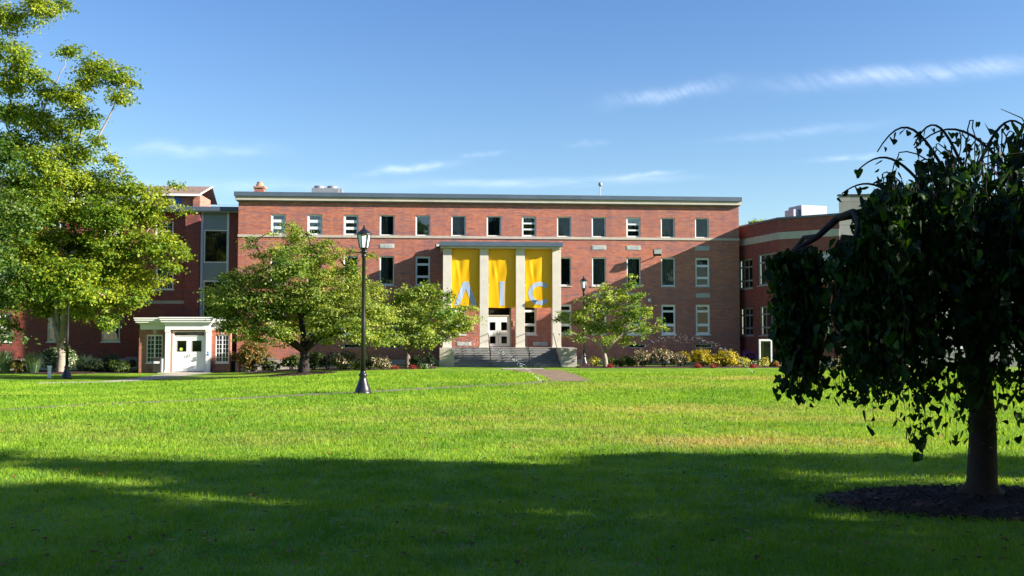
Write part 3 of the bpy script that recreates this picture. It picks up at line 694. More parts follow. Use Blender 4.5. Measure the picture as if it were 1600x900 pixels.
# ------------------------------------------------------------ left wing
VW = -5.0                                              # wing face lies five metres behind the main face
W0 = F0+NRM*VW; wing = thing('brick_wing', 'shaded brick wing with tall windows, glazed stair bay and white entrance porch', 'building', W0, YAW)
wz = lambda px, py, v=0: plane_uz(px, py, W0, YAW, v)
zt_w = wz(330, 331)[1]; uL = wz(-260, 450)[0]
h = []; ws = []
def wh(px0, px1, py0, py1, panes, **kw):
    a, z1_ = wz(px0, py0); c, z0_ = wz(px1, py1); r = (a, c, z0_, z1_); h.append(r); ws.append((r, dict(panes=panes, mat='white', coated=True, **kw)))
def sash(nx, nz, m=.08, gap=.025):
    P = []
    for half in (0, 1):
        b0 = .04+half*.48; b1 = b0+.44
        for i in range(nx):
            for j in range(nz):
                a = m+(1-2*m)*i/nx; P.append((a+gap/2, a+(1-2*m)/nx-gap/2, b0+(b1-b0)*j/nz+gap/4, b0+(b1-b0)*(j+1)/nz-gap/4))
    return P
for (a, c) in ((243, 271), (163, 191), (75, 103), (-10, 18)):
    wh(a, c, 346, 376, sash(3, 2)); wh(a, c, 419, 452, sash(3, 2))
for (a, c) in ((159, 187), (74, 102), (-12, 17), (-100, -72)): wh(a, c, 489, 534, sash(3, 2))
uB0, uB1 = wz(290, 450)[0], wz(312.5, 450)[0]; uB2 = wz(357, 450)[0]
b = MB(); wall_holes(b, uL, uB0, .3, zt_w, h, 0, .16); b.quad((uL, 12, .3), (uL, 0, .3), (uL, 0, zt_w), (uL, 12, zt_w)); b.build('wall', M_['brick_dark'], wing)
MB().box(uB0, uB1, -.35, .3, -.9, zt_w).build('pilaster', M_['brick_dark'], wing)
MB().box(uB2, -.003, 0, .3, -.9, zt_w).build('corner_wall', M_['brick_dark'], wing)
b1 = (wz(317.5, 450)[0], wz(354.5, 450)[0], wz(330, 410.5)[1], wz(330, 359)[1]); b2 = (b1[0], b1[1], wz(330, 513)[1], wz(330, 438)[1])
b = MB(); wall_holes(b, uB1+.003, uB2-.003, -.9, zt_w, [b1, b2], .05, .1); b.build('bay_panel', M_['panel'], wing)
MB().box(uB1+.004, uB1+.16, -.03, .049, -.9, zt_w-.01).box(uB2-.16, uB2-.004, -.03, .049, -.9, zt_w-.01).build('bay_mullion', M_['frame'], wing)
for r in (b1, b2): window(wing, r, [(.045, .955, .035, .965)], y=.06, sill=False, mat='white')
for r, kw in ws: window(wing, r, **kw)
MB().box(uL, uB0-.002, -.05, -.002, wz(200, 474.5)[1], wz(200, 469.5)[1]).build('string_course', M_['stone_wall'], wing)
MB().box(uL-.05, uB0-.002, -.08, .3, -1.5, .3).box(uB0, -.004, -.45, -.352, -1.5, -.1).build('foundation', M_['stone_wall'], wing)
rf = MB().box(uL-.3, -.46, -.55, 12, zt_w+.003, zt_w+.32).build('roof', M_['coping'], wing, bevel=.01)
MB().box(uL-.25, -.47, -.45, -.36, zt_w-.08, zt_w).build('eave_trim', M_['stone'], wing)
# pitched roof section with brick end, behind the flat eaves
vd = 1.2
def wq(px, py): return plane_uz(px, py, W0, YAW, -vd)
a, zb = wq(238, 322); c, _ = wq(303, 322); z3 = wq(270, 306)[1]
MB().box(a, c, vd, vd+3, zt_w+.32, z3).build('attic_wall', M_['brick_pier'], rf)
MB().box(c+.002, c+.5, vd-.3, vd+3, zt_w+.32, z3+.1).build('attic_side', M_['brick_pier'], rf)
zrf = z3+1.05
rfm = MB(); x0_, x1_ = a-.35, c+.55; yA, yBk = vd-.45, vd+2.2
rfm.quad((x0_, yA, z3+.12), (x1_, yA, z3+.12), (x1_+.25, yBk, zrf), (x0_-.25, yBk, zrf)).quad((x0_, yA, z3), (x1_, yA, z3), (x1_, yA, z3+.12), (x0_, yA, z3+.12))
rfm.quad((x1_, yA, z3+.12), (x1_, yA, z3), (x1_+.25, yBk, zrf-.12), (x1_+.25, yBk, zrf)).quad((x1_+.25, yBk, zrf), (x1_+.1, yBk+2.5, z3), (x0_-.1, yBk+2.5, z3), (x0_-.25, yBk, zrf))
rfm.build('shingle_roof', M_['shingle'], rf)
MB().tube([(x1_+.02, yA-.03, z3+.08), (x1_+.27, yBk-.03, zrf-.02)], .05).box(x0_, x1_+.03, yA-.05, yA-.002, z3-.06, z3+.10).build('barge_board', M_['white'], rf)
q0, _ = wq(262, 322); q1, _ = wq(283, 322); MB().box(q0, q0+.5, vd-.05, vd-.002, zt_w+.36, z3-.12).build('vent_louver', M_['white'], rf); MB().box(q1-.35, q1, vd-.05, vd-.002, zt_w+.36, z3-.12).build('attic_window', M_['blue'], rf)
# hipped dark roof further left with a dormer
a, z5 = wq(-260, 322); c, _ = wq(205, 322); zz = zt_w+.33; ridge = wz(150, 276, -4)[1]
MB().quad((a, 1, zz), (c, 1, zz), (c-3, 5, ridge), (a+3, 5, ridge)).quad((c, 1, zz), (c, 9, zz), (c-3, 5, ridge)).quad((c, 9, zz), (a, 9, zz), (a+3, 5, ridge), (c-3, 5, ridge)).build('slate_roof', M_['darkroof'], rf)
for px in (107, 20):
    u = wz(px, 300)[0]; d = MB().box(u-.6, u+.6, 1.0, 3, zz, zz+1.0).prism([(u-.75, zz+1.0), (u+.75, zz+1.0), (u, zz+1.5)], .9, 3).build('dormer', M_['white'], rf)
MB().tube([(-3, 3, zt_w+.3), (-3, 3, zt_w+1.1)], .02).tube([(-8, 3, zt_w+.95), (0, 3, zt_w+.9)], .012).build('roof_railing', M_['galv'], rf)
# porch
PV = 5.3; gP = -.47
pw = lambda px, py, v=PV: plane_uz(px, py, W0, YAW, v)
pL, pRr = pw(217, 550)[0], pw(369, 550)[0]; z_en0 = pw(290, 515)[1]; z_en1 = pw(290, 496)[1]
PV2 = PV+.5; p2 = lambda px, py: plane_uz(px, py, W0, YAW, PV2)
hh = []; pz0, pz1 = pw(240, 567)[1], pw(240, 523)[1]
wl = (pw(229, 540)[0], pw(254, 540)[0], pz0, pz1); wr = (pw(337, 540)[0], pw(363.5, 540)[0], pz0, pz1)
c0, c1 = p2(257, 550)[0], p2(328.5, 550)[0]
b = MB(); wall_holes(b, pL, c0+.02, gP-.5, z_en0, [wl], -PV, .14); b.quad((pL, -.4, gP-.5), (pL, -PV, gP-.5), (pL, -PV, z_en0), (pL, -.4, z_en0)).build('porch_wall', M_['brick_pier'], wing)
b = MB(); wall_holes(b, c1-.02, min(pRr, -.35), gP-.5, z_en0, [(wr[0], min(wr[1], -.45), wr[2], wr[3])], -PV, .14)
b.quad((min(pRr, -.35), -PV, gP-.5), (min(pRr, -.35), -.46, gP-.5), (min(pRr, -.35), -.46, z_en0), (min(pRr, -.35), -PV, z_en0)); b.build('porch_wall', M_['brick_pier'], wing)
d0, d1 = p2(268.5, 550)[0], p2(320.5, 550)[0]; zd1 = p2(290, 517.5)[1]; z_lf = p2(290, 525.5)[1]; gd = p2(290, 581.5)[1]
b = MB(); wall_holes(b, c0, c1, gP-.5, z_en0, [(d0, d1, gP-.5, zd1)], -PV2+.12, .2); b.quad((c0, -PV, gP-.5), (c0, -PV2+.12, gP-.5), (c0, -PV2+.12, z_en0), (c0, -PV, z_en0)).quad((c1, -PV2+.12, gP-.5), (c1, -PV, gP-.5), (c1, -PV, z_en0), (c1, -PV2+.12, z_en0)); b.build('door_wall', M_['brick_pier'], wing)
def casement(r):
    P = []
    for s in (0, 1):
        for i in (0, 1):
            for j in range(6):
                a = .04+s*.48+i*.21; P.append((a+.012, a+.198, .04+.92*j/6+.008, .04+.92*(j+1)/6-.010))
    w = window(wing, r, P, y=-PV+.07, sill=False, mat='white', name='casement_window')
    MB().box(r[0]-.05, r[1]+.05, -PV-.05, -PV+.068, r[2]-.07, r[2]-.002).build('sill', M_['white'], w)
    m_ = (r[0]+r[1])/2; MB().prism([(m_-.13, z_en0-.01), (m_+.13, z_en0-.01), (m_+.08, r[3]+.01), (m_-.08, r[3]+.01)], -PV-.03, -PV-.001).build('keystone', M_['stone'], w)
casement(wl); casement((wr[0], min(wr[1], -.45), wr[2], wr[3]))
for (a, c) in ((258, 265), (321.5, 328.5)):
    x0_, x1_ = p2(a, 550)[0], p2(c, 550)[0]; MB().box(x0_, x1_, -PV2-.02, -PV2+.118, gP-.4, z_en0).box(x0_-.03, x1_+.03, -PV2-.05, -PV2-.021, gP-.4, gP+.12).box(x0_-.03, x1_+.03, -PV2-.05, -PV2-.021, z_en0-.15, z_en0).build('porch_column', M_['white'], wing)
fr = MB(); yD = -PV2+.2
fr.box(d0, d0+.09, yD-.05, yD+.05, gd, zd1).box(d1-.09, d1, yD-.05, yD+.05, gd, zd1).box(d0+.09, d1-.09, yD-.05, yD+.05, zd1-.06, zd1).box(d0+.09, d1-.09, yD-.05, yD+.05, z_lf, z_lf+.05)
dfr = fr.build('door_frame', M_['white'], wing); MB().quad((d0+.09, yD, z_lf+.05), (d1-.09, yD, z_lf+.05), (d1-.09, yD, zd1-.06), (d0+.09, yD, zd1-.06)).build('glass', M_['glass'], dfr)
MB().quad((d0, yD+.5, gd), (d1, yD+.5, gd), (d1, yD+.5, zd1), (d0, yD+.5, zd1)).build('room', M_['curtain_dark'], dfr)  # dark sheet giving the porch doors an unlit interior
md = (d0+d1)/2; hgt = z_lf-gd
leaf_door(wing, d0+.092, md-.006, gd+.01, z_lf-.004, yD-.02, [(.22, .80, .58, .87)], md-.07, gd+hgt*.44, hl=.12, sticker=(d0+.55, gd+hgt*.64))
leaf_door(wing, md+.006, d1-.092, gd+.01, z_lf-.004, yD-.02, [(.20, .78, .58, .87)], md+.07, gd+hgt*.44, hl=.12)
def entab(x0, x1, yf_, z0, z1):
    b = MB(); H = z1-z0
    prof = [(0, 0, .42), (.06, .42, .50), (.16, .50, .58), (.24, .58, .74), (.30, .74, .90), (.34, .90, 1.0)]
    for o, f0, f1 in prof: b.box(x0-o, x1+o, yf_-o, -.46, z0+H*f0+.001, z0+H*f1)
    return b.build('entablature', M_['white'], wing, bevel=.008)
entab(pL+.05, min(pRr, -.5)-.02, -PV, z_en0, z_en1-.02); 
e2 = MB(); H = z_en1-z_en0
for o, f0, f1 in [(0, -.02, .40), (.06, .40, .52), (.14, .52, .60), (.22, .60, .76), (.28, .76, .92), (.32, .92, 1.02)]: e2.box(c0+.02-o, c1-.02+o, -PV2-.06-o, -PV-.36, z_en0+H*f0, z_en0+H*f1-.001)
e2.build('entablature', M_['white'], wing, bevel=.008)
MB().box(c0-.2, c1+.2, -PV2-.9, -PV2+.2, gP-.4, gd-.004).build('door_step', M_['concrete_path'], wing)
# things beside the porch
def front_(p, r):
    lim = F0.y+(p.x-F0.x)*math.tan(YAW)-r; k = min(1, lim/p.y); return Vector((p.x*k, p.y*k, 0))
def wpos(px, v): u = plane_uz(px, 570, W0, YAW, v)[0]; return W0+U*u+NRM*v
p = wpos(246, PV+.75); t = thing('drop_box', 'dark metal drop box with a white notice left of the porch door', 'drop box', (p.x, p.y, gP+.02), YAW)
MB().box(-.26, .26, -.2, .2, 0, .88).box(-.3, .3, -.22, .22, .881, .95).build('body', M_['darkmetal'], t, bevel=.02); MB().box(.27, .33, -.2, .2, 0, .9).build('side_panel', M_['galv'], t)
MB().box(-.18, .18, -.215, -.201, .58, .72).build('notice', M_['sign_white'], t)
p = wpos(324.5, PV2+.08); t = thing('intercom', 'small blue intercom box on the right white column of the porch', 'intercom', (p.x, p.y, gP+1.15), YAW)
MB().box(-.07, .07, -.08, -.001, -.05, .09).box(-.05, .05, -.06, -.001, .13, .22).build('body', M_['blue'], t, bevel=.01)
p = wpos(207, .6); t = thing('air_conditioner', 'grey outdoor air conditioner with round fan left of the brick porch', 'air conditioner', (p.x, p.y, gz(p.x, p.y)), YAW)
MB().box(-.42, .42, -.2, .2, .1, .95).build('casing', M_['galv'], t, bevel=.02); MB().lathe([(.28, 0), (.28, .02), (.2, .03)], 20).build('fan_grille', M_['black'], t, Matrix.Translation((.05, -.2, .5)) @ Matrix.Rotation(math.pi/2, 4, 'X'))
p = onG(77, 590.5); t = thing('bollard_light', 'short white bollard light standing left of the big maple trunk', 'bollard', p)
MB().lathe([(.10, 0), (.10, .62), (.14, .63), (.14, .70), (.05, .72)], 18).build('post', M_['white'], t, smooth=False)
p = front_(onG(374, 579.5), 1.0); p.z = gz(p.x, p.y); t = thing('fire_hydrant', 'small red hydrant standing at the right corner of the porch', 'hydrant', p)
MB().lathe([(.11, 0), (.11, .05), (.075, .06), (.075, .42), (.10, .43), (.09, .52), (.03, .58)], 14).tube([(-.13, 0, .33), (.13, 0, .33)], .04).build('body', M_['red'], t)
# pale ramp wall with railing between porch and shrubs
p = front_(onG(415, 577), 1.6); t = thing('bench', 'pale bench with thin upright slats half hidden among the shrubs', 'bench', (p.x, p.y, gz(p.x, p.y)), YAW)
MB().box(-.7, .7, -.25, .2, .38, .45).build('seat', M_['gravelroof'], t); bb = MB().box(-.7, .7, .2, .26, .8, .88)
for k in range(8): bb.box(-.66+k*.18, -.62+k*.18, .21, .25, .45, .8)
bb.build('backrest', M_['gravelroof'], t)
for x in (-.6, .6): MB().box(x-.04, x+.04, -.2, .2, 0, .38).build('leg', M_['gravelroof'], t)

# ------------------------------------------------------------ right building
CR = F0+U*UR                                            # right corner of the main face
GA = Vector((16.2, 68.6, 0)); GB = Vector((atD(1217.5, 450, 63.3).x, 63.3, 0)); GC = Vector((atD(1313, 450, 61.0).x, 61.0, 0))
rb = thing('brick_annex', 'shaded two storey brick annex with pale band joining the main building on its right', 'building', (GB.x, GB.y, 0))
def face_frame(p, q): return math.atan2(q.y-p.y, q.x-p.x), (q-p).length
zRT = plane_uz(1217.5, 343, GB, 0)[1]
for fi, (p, q) in enumerate(((GA, GB), (GB, GC))):
    ang, L = face_frame(p, q); f = lambda px, py: plane_uz(px, py, p, ang)
    M = Matrix.Translation(p-Vector((GB.x, GB.y, 0))) @ Matrix.Rotation(ang, 4, 'Z')
    if fi == 0:
        rects = [(f(1154, 400)[0], f(1175.5, 400)[0], f(1185, 449)[1]-.0, f(1185, 402)[1]), (f(1184, 400)[0], f(1213, 400)[0], f(1198, 445)[1], f(1198, 396)[1]),
                 (f(1156, 500)[0], f(1176.5, 500)[0], f(1165, 524)[1], f(1165, 481)[1]), (f(1187, 500)[0], f(1213, 500)[0], f(1198, 524)[1], f(1198, 478)[1])]
        rects = [(max(a, .02), c, d, e) for a, c, d, e in rects]
    else:
        rects = [(f(1231, 400)[0], f(1252, 400)[0], f(1240, 438)[1], f(1240, 393)[1]), (f(1268, 400)[0], f(1300, 400)[0], f(1285, 438)[1], f(1285, 393)[1]),
                 (f(1231, 500)[0], f(1252, 500)[0], f(1240, 524)[1], f(1240, 478)[1]), (f(1268, 500)[0], f(1300, 500)[0], f(1285, 524)[1], f(1285, 478)[1])]
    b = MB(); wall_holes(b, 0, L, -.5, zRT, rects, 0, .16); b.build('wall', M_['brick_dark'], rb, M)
    P = []
    for i in range(3):
        for j, (z0_, z1_) in enumerate(((.04, .24), (.29, .70), (.75, .95))): P.append((.04+.315*i, .04+.315*i+.285, z0_, z1_))
    for r in rects: window(rb, r, P, M=M, mat='frame_tan', coated=True)
    zb0, zb1 = f(1217 if fi == 0 else 1218, 374)[1], f(1217 if fi == 0 else 1218, 363)[1]
    MB().box(0 if fi else .0, L, -.03, -.002, zb0, zb1).build('stone_band', M_['stone_wall'], rb, M)
    MB().box(-.1, L+.05, -.09, .4, zRT+.001+.003*fi, zRT+.13+.004*fi).build('coping', M_['coping'], rb, M)
    MB().box(-.05, L+.02, -.05, .35, -1, .5+.004*fi).build('foundation', M_['stone_wall'], rb, M)
MB().quad((GA.x-GB.x, GA.y-GB.y, zRT), (0, 0, zRT), (GC.x-GB.x, GC.y-GB.y, zRT), (GC.x-GB.x, 14, zRT), (GA.x-GB.x, 14, zRT)).build('roof', M_['gravelroof'], rb)
# concrete tower
zT = plane_uz(1313, 306, GC, 0)[1]
cb = thing('concrete_building', 'plain grey concrete block building rising behind the weeping tree', 'building', (GC.x, GC.y, 0))
a2 = math.radians(-3); M = Matrix.Rotation(a2, 4, 'Z')
TL = 15; rc = [(3.5+k*3.6, 5.1+k*3.6, 1.2+4*j, 3.4+4*j) for k in range(3) for j in range(2)]+[(1.3, 3.1, -.2, 2.2)]
b = MB(); wall_holes(b, 0, TL, -.5, zT, rc, 0, .16); b.quad((4.8, 12, -.5), (0, 0, -.5), (0, 0, zT), (4.8, 12, zT)).quad((0, 0, zT-.02), (TL, 0, zT-.02), (TL, 12, zT-.02), (4.8, 12, zT-.02)).quad((TL, 0, -.5), (TL, 12, -.5), (TL, 12, zT), (TL, 0, zT)); b.build('wall', M_['block'], cb, M)
for r in rc: window(cb, r, [(.06, .48, .04, .96), (.52, .94, .04, .96)], M=M, mat='white')
MB().box(-.04, TL+.04, -.05, .3, zT+.001, zT+.1).build('coping', M_['darkmetal'], cb, M)
p = atD(1271, 321, 68); ah = p.z-zRT; t = thing('rooftop_unit', 'boxy metal air handling unit on the roof of the brick annex', 'rooftop unit', (p.x, p.y, zRT), .3)
MB().box(-1.0, 1.1, 0, 1.6, 0, ah).build('casing', M_['galv'], t, bevel=.02); MB().box(-1.5, -1.002, .2, 1.3, 0, ah-.3).build('intake', M_['galv'], t)
p = atD(1430, 436, 60.2); t = thing('wall_sign', 'small red white and blue sign on the concrete wall behind the weeping tree', 'sign', (p.x, p.y-.25, p.z), a2)
MB().box(-.45, .45, 0, .06, -.3, .3).build('board', M_['sign_white'], t); MB().box(-.4, 0, -.02, -.001, -.25, 0).build('red_field', M_['red'], t); MB().box(.05, .4, -.02, -.001, -.1, .25).build('blue_field', M_['blue'], t)
# white framed display case by the annex
p = onG(1196, 572); p = atD(1196, 575, 62.0); t = thing('display_case', 'white framed display case standing by the brick annex beyond the shrubs', 'display case', (p.x, p.y, -.02), 0)
MB().box(-.42, -.32, -.1, .1, 0, 1.75).box(.32, .42, -.1, .1, 0, 1.75).box(-.32, .32, -.1, .1, 1.62, 1.75).box(-.32, .32, -.1, .1, .0, .12).build('frame', M_['white'], t, bevel=.015)
MB().box(-.32, .32, .02, .06, .12, 1.62).build('back_panel', M_['darkmetal'], t); MB().box(-.30, -.10, -.02, .015, .55, 1.55).build('poster', M_['orange'], t)
MB().quad((-.32, -.05, .12), (.32, -.05, .12), (.32, -.05, 1.62), (-.32, -.05, 1.62)).build('glass', M_['glass'], t)

# ------------------------------------------------------------ street lamps
def make_lamp(p, H, label):
    t = thing('street_lamp', label, 'street lamp', p, 0, 'black lantern lamp posts on the lawn'); k = H/5.85
    MB().lathe([(.30, 0), (.30, .07), (.27, .10), (.25, .22), (.19, .34), (.135, .52), (.12, .60), (.145, .64), (.145, .69), (.10, .72), (.10, .78), (.085, .80)], 20).build('base', M_['black'], t, smooth=True)
    MB().lathe([(.085, .80), (.075, 2.5), (.065, 4.72), (.09, 4.74), (.09, 4.80), (.06, 4.84)], 14).build('post', M_['black'], t, smooth=True)
    ln = MB().lathe([(.06, 4.84), (.13, 4.90), (.13, 4.94), (.08, 4.97), (.12, 5.02), (.155, 5.05)], 12).build('lantern', M_['black'], t)
    c = MB(); n = 6
    for q in range(n):
        a = 2*math.pi*q/n+.25; c.tube([(.15*math.cos(a), .15*math.sin(a), 5.05), (.235*math.cos(a), .235*math.sin(a), 5.50)], .015, 5)
    c.lathe([(.27, 5.50), (.27, 5.53), (.20, 5.60), (.07, 5.70), (.05, 5.74), (.03, 5.76), (.04, 5.79), (.012, 5.85)], 12).build('lantern_cage', M_['black'], t)
    MB().lathe([(.138, 5.051), (.222, 5.499)], 6, ang0=.25).build('lamp_glass', M_['lampglass'], ln)
    return t
p1 = onG(567, 615.8); L1 = make_lamp(p1, 5.85, 'nearest black lamp post with white lantern, standing in the open lawn')
def lamp_at(p, label):
    c = copy_tree(L1); c.location = p; c['label'] = label; return c
lamp_at(onG(912.5, 571.5), 'black lamp post just right of the entrance steps')
lamp_at(onG(104, 591.8), 'black lamp post in front of the big maple at far left')

# ------------------------------------------------------------ foliage
def leaf_arrays(C, size, up=.6, outward=None, aspect=.62, fold_=.25, jit=.35):
    "folded four point leaves around centres C (n,3); returns verts (n*4,3) and faces (n,4)"
    n = len(C); nr = rng.normal(size=(n, 3)); nr /= np.linalg.norm(nr, axis=1)[:, None]; nr[:, 2] = np.abs(nr[:, 2])*.9+up*.45
    if outward is not None: nr += outward*.7
    nr /= np.linalg.norm(nr, axis=1)[:, None]
    a = rng.normal(size=(n, 3)); a -= nr*(a*nr).sum(1)[:, None]; a /= np.linalg.norm(a, axis=1)[:, None]; b = np.cross(nr, a)
    s = size*rng.uniform(1-jit, 1+jit, n)[:, None]; V = np.empty((n, 4, 3))
    V[:, 0] = C-a*s*.5; V[:, 2] = C+a*s*.5-nr*s*.1; V[:, 1] = C+b*s*.5*aspect+nr*s*fold_*.4-a*s*.06; V[:, 3] = C-b*s*.5*aspect+nr*s*fold_*.4-a*s*.06
    return V.reshape(-1, 3), np.arange(4*n).reshape(-1, 4)
def crown(lumps, leaf, spray_r=.42, per=26, dens=9.0, flat=.45, up=.6, shell=.55, droop=0):
    Cs = []; T = []; O = []
    for (c, r) in lumps:
        c = np.array(c); ns = max(3, int(dens*r*r*4)); lt = rng.uniform(-.18, .18)
        d = rng.normal(size=(ns, 3)); d /= np.linalg.norm(d, axis=1)[:, None]; rad = rng.random(ns)**shell
        lump_w = 1+.25*np.sin(d[:, 0]*4+c[0]*3)*np.cos(d[:, 2]*5+c[1]*2)
        P = c+d*(rad*r*lump_w)[:, None]*np.array([1, 1, .82])
        st = rng.uniform(-.2, .2, ns)+lt
        for k in range(ns):
            m = max(4, int(per*rng.uniform(.6, 1.3))); sr = spray_r*rng.uniform(.7, 1.3)
            q = rng.normal(size=(m, 3))*np.array([.5, .5, .5*flat])*sr
            axis = d[k]*np.array([1, 1, .3]); q += axis*(rng.uniform(-.5, .8, m)*sr)[:, None]
            q[:, 2] -= (q[:, 0]**2+q[:, 1]**2)*.25+droop*rng.random(m)
            Cs.append(P[k]+q); T.append(st[k]+rng.uniform(0, 1, m)**.8*.75+.18); O.append(np.tile(d[k], (m, 1)))
    C = np.concatenate(Cs); T = np.clip(np.concatenate(T), 0, 1); O = np.concatenate(O)
    V, Fc = leaf_arrays(C, leaf, up, O); return V, Fc, T
def limbs(b, fork, lumps, tr, rt=.03, wob=.3, twigs=3):
    "every clump hangs on the nearest limb already grown; radii follow the load carried"
    nodes = [Vector(f) for f in fork]; par = [-1]*len(nodes); todo = [(Vector(c), r) for c, r in lumps]; rad_l = [0]*len(nodes)
    root = sum(nodes, Vector())/len(nodes); todo.sort(key=lambda q: (q[0]-root).length)
    for c, r in todo:
        best = min(range(len(nodes)), key=lambda i: (nodes[i]-c).length+.25*(nodes[i]-root).length+(1.2 if nodes[i].z > c.z+.6 else 0))
        nodes.append(c); par.append(best); rad_l.append(r)
    load = [1.0]*len(nodes)
    for i in range(len(nodes)-1, -1, -1):
        if par[i] >= 0: load[par[i]] += load[i]
    mx = max(load[:len(fork)])
    for i in range(len(fork), len(nodes)):
        f, c = nodes[par[i]], nodes[i]; L = (c-f).length; n = 6; ra = min(tr*.55, rt*.9*load[i]**.5+.01); rb = ra*.6; pts = []
        side = Vector((random.uniform(-1, 1), random.uniform(-1, 1), random.uniform(-.2, .9)))
        for j in range(n+1):
            t = j/n; p = f.lerp(c, t)+side*(L*.16*math.sin(t*math.pi))+Vector((random.uniform(-1, 1), random.uniform(-1, 1), random.uniform(-1, 1)))*(.035*L*(0 < j < n)); pts.append(p)
        b.tube(pts, [ra+(rb-ra)*j/n for j in range(n+1)], 6)
        for q in range(twigs):
            d = Vector((random.gauss(0, 1), random.gauss(0, 1), random.gauss(.4, .7))).normalized(); s_ = pts[random.randint(3, n)]; r = rad_l[i]
            b.tube([s_, s_+d*r*.45+Vector((0, 0, .06)), s_+d*r*.85], [rt*.45, rt*.3, rt*.12], 4)
def tree(name, label, base, stem, forks, lumps_px, D, ppm, leafm, bark, leaf=.16, tr_r=.25, group=None, spread=2.0, cat='tree', up=.6, dens=9, per=26, spray=.42, lumps_w=None, shell=.55, flat=.45, droop=0, dshift=0, rt=.03, grow=1.0):
    t = thing(name, label, cat, base, 0, group); lumps = []
    for q in (lumps_px or []):
        px, py, rp = q[:3]; off = q[3] if len(q) > 3 else random.uniform(-1, 1)*spread+dshift
        c = atD(px, py, D+off); lumps.append((tuple(c-base), rp*grow/ppm))
    for (c, r) in (lumps_w or []): lumps.append((c, r))
    V, Fc, T = crown(lumps, leaf, spray, per, dens, flat, up, shell=shell, droop=droop)
    np_mesh('crown', V, Fc, leafm, t, {'tint': T})
    b = MB(); st = [Vector(q) for q in stem]; n = len(st)
    fl = [Vector((math.cos(a), math.sin(a), 0)) for a in (0.3, 2.2, 4.1)]
    b.tube([Vector((0, 0, -.15))]+st, [tr_r*1.5]+[tr_r*(1.15 if j == 0 else 1-.22*j/(n-1)) for j in range(n)], 12)
    fk = [Vector(f) for f in forks]
    for f in fk:
        if (f-st[-1]).length > .1: b.tube([st[-1]-Vector((0, 0, .1)), st[-1].lerp(f, .5)+Vector((random.uniform(-.08, .08), 0, .05)), f], [tr_r*.72, tr_r*.6, tr_r*.5], 8)
    limbs(b, fk, lumps, tr_r, rt)
    b.build('trunk', bark, t, smooth=True); return t

# big maple at left
LOFF = onG(104, 591.8).y-2.2-LT.y
Lp = [(15, 28, 30), (62, 12, 24), (100, 8, 12), (20, 85, 26), (48, 118, 20), (108, 80, 14), (150, 105, 24), (180, 118, 20), (203, 128, 8), (190, 150, 15), (135, 128, 18), (110, 152, 24), (78, 148, 20), (15, 128, 26), (130, 185, 22), (152, 222, 12), (60, 185, 26),
      (20, 175, 26), (90, 205, 28), (120, 240, 24), (30, 225, 30), (70, 255, 34), (175, 250, 12), (186, 262, 8), (110, 275, 34), (20, 285, 36), (155, 290, 28), (195, 292, 24), (228, 298, 12), (60, 320, 40), (115, 325, 38), (170, 335, 38), (215, 330, 28), (10, 345, 36),
      (248, 300, 8), (275, 292, 9), (262, 318, 10), (288, 332, 6), (240, 345, 16), (262, 375, 18), (283, 392, 14), (235, 385, 26), (265, 415, 14), (180, 385, 38), (125, 380, 40), (70, 380, 40), (20, 400, 36), (150, 425, 36), (200, 420, 30), (225, 440, 16), (100, 435, 36), (50, 450, 34), (210, 465, 16), (175, 465, 28), (130, 475, 28), (165, 500, 16), (80, 480, 20), (10, 460, 32), (15, 505, 14), (258, 440, 8), (230, 320, 14), (104, 428, 22, LOFF), (122, 446, 22, LOFF), (84, 444, 20, LOFF), (104, 455, 14, LOFF), (80, 420, 20, LOFF), (130, 420, 20, LOFF)]
LD = LT.y
S_ = lambda px, py, D, base: tuple(atD(px, py, D)-base)
tree('maple_tree', 'tall sunlit maple with open yellow green crown at the left edge', LT, [S_(95, 575, LD, LT), S_(96, 555, LD, LT), S_(94, 545, LD, LT)],
     [S_(84, 505, LD-.3, LT), S_(107, 490, LD+.4, LT), S_(75, 440, LD+.8, LT), S_(110, 400, LD-.5, LT), S_(70, 250, LD, LT)], Lp, LD, F/LD, M_['maple'], M_['bark_pale'], .19, .25, spread=1.7, dens=12.5, per=27, spray=.50, shell=.5, grow=1.12)
# tree half out of frame: dark leaf colour stands for the maple's shaded side
LB = Vector((-34.5, 54, gz(-34.5, 54)))
Lb = [(-70, 200, 50), (-20, 240, 45), (15, 250, 28), (-60, 300, 60), (10, 320, 42), (38, 345, 26), (-10, 390, 48), (28, 425, 28), (-70, 420, 60), (5, 460, 36), (-60, 500, 40), (8, 525, 16), (-30, 150, 35), (-60, 90, 40), (-20, 60, 25)]
tree('shade_tree', 'dark leafy tree at the left edge behind the sunlit maple', LB, [(0, 0, 1.0), (.1, 0, 3.0)], [(-.8, 0, 4.5), (.8, .2, 5), (0, .5, 7)], Lb, 54, F/56, M_['maple_dark'], M_['bark'], .22, .3, spread=1.5, dens=5, per=24, spray=.55, dshift=0)
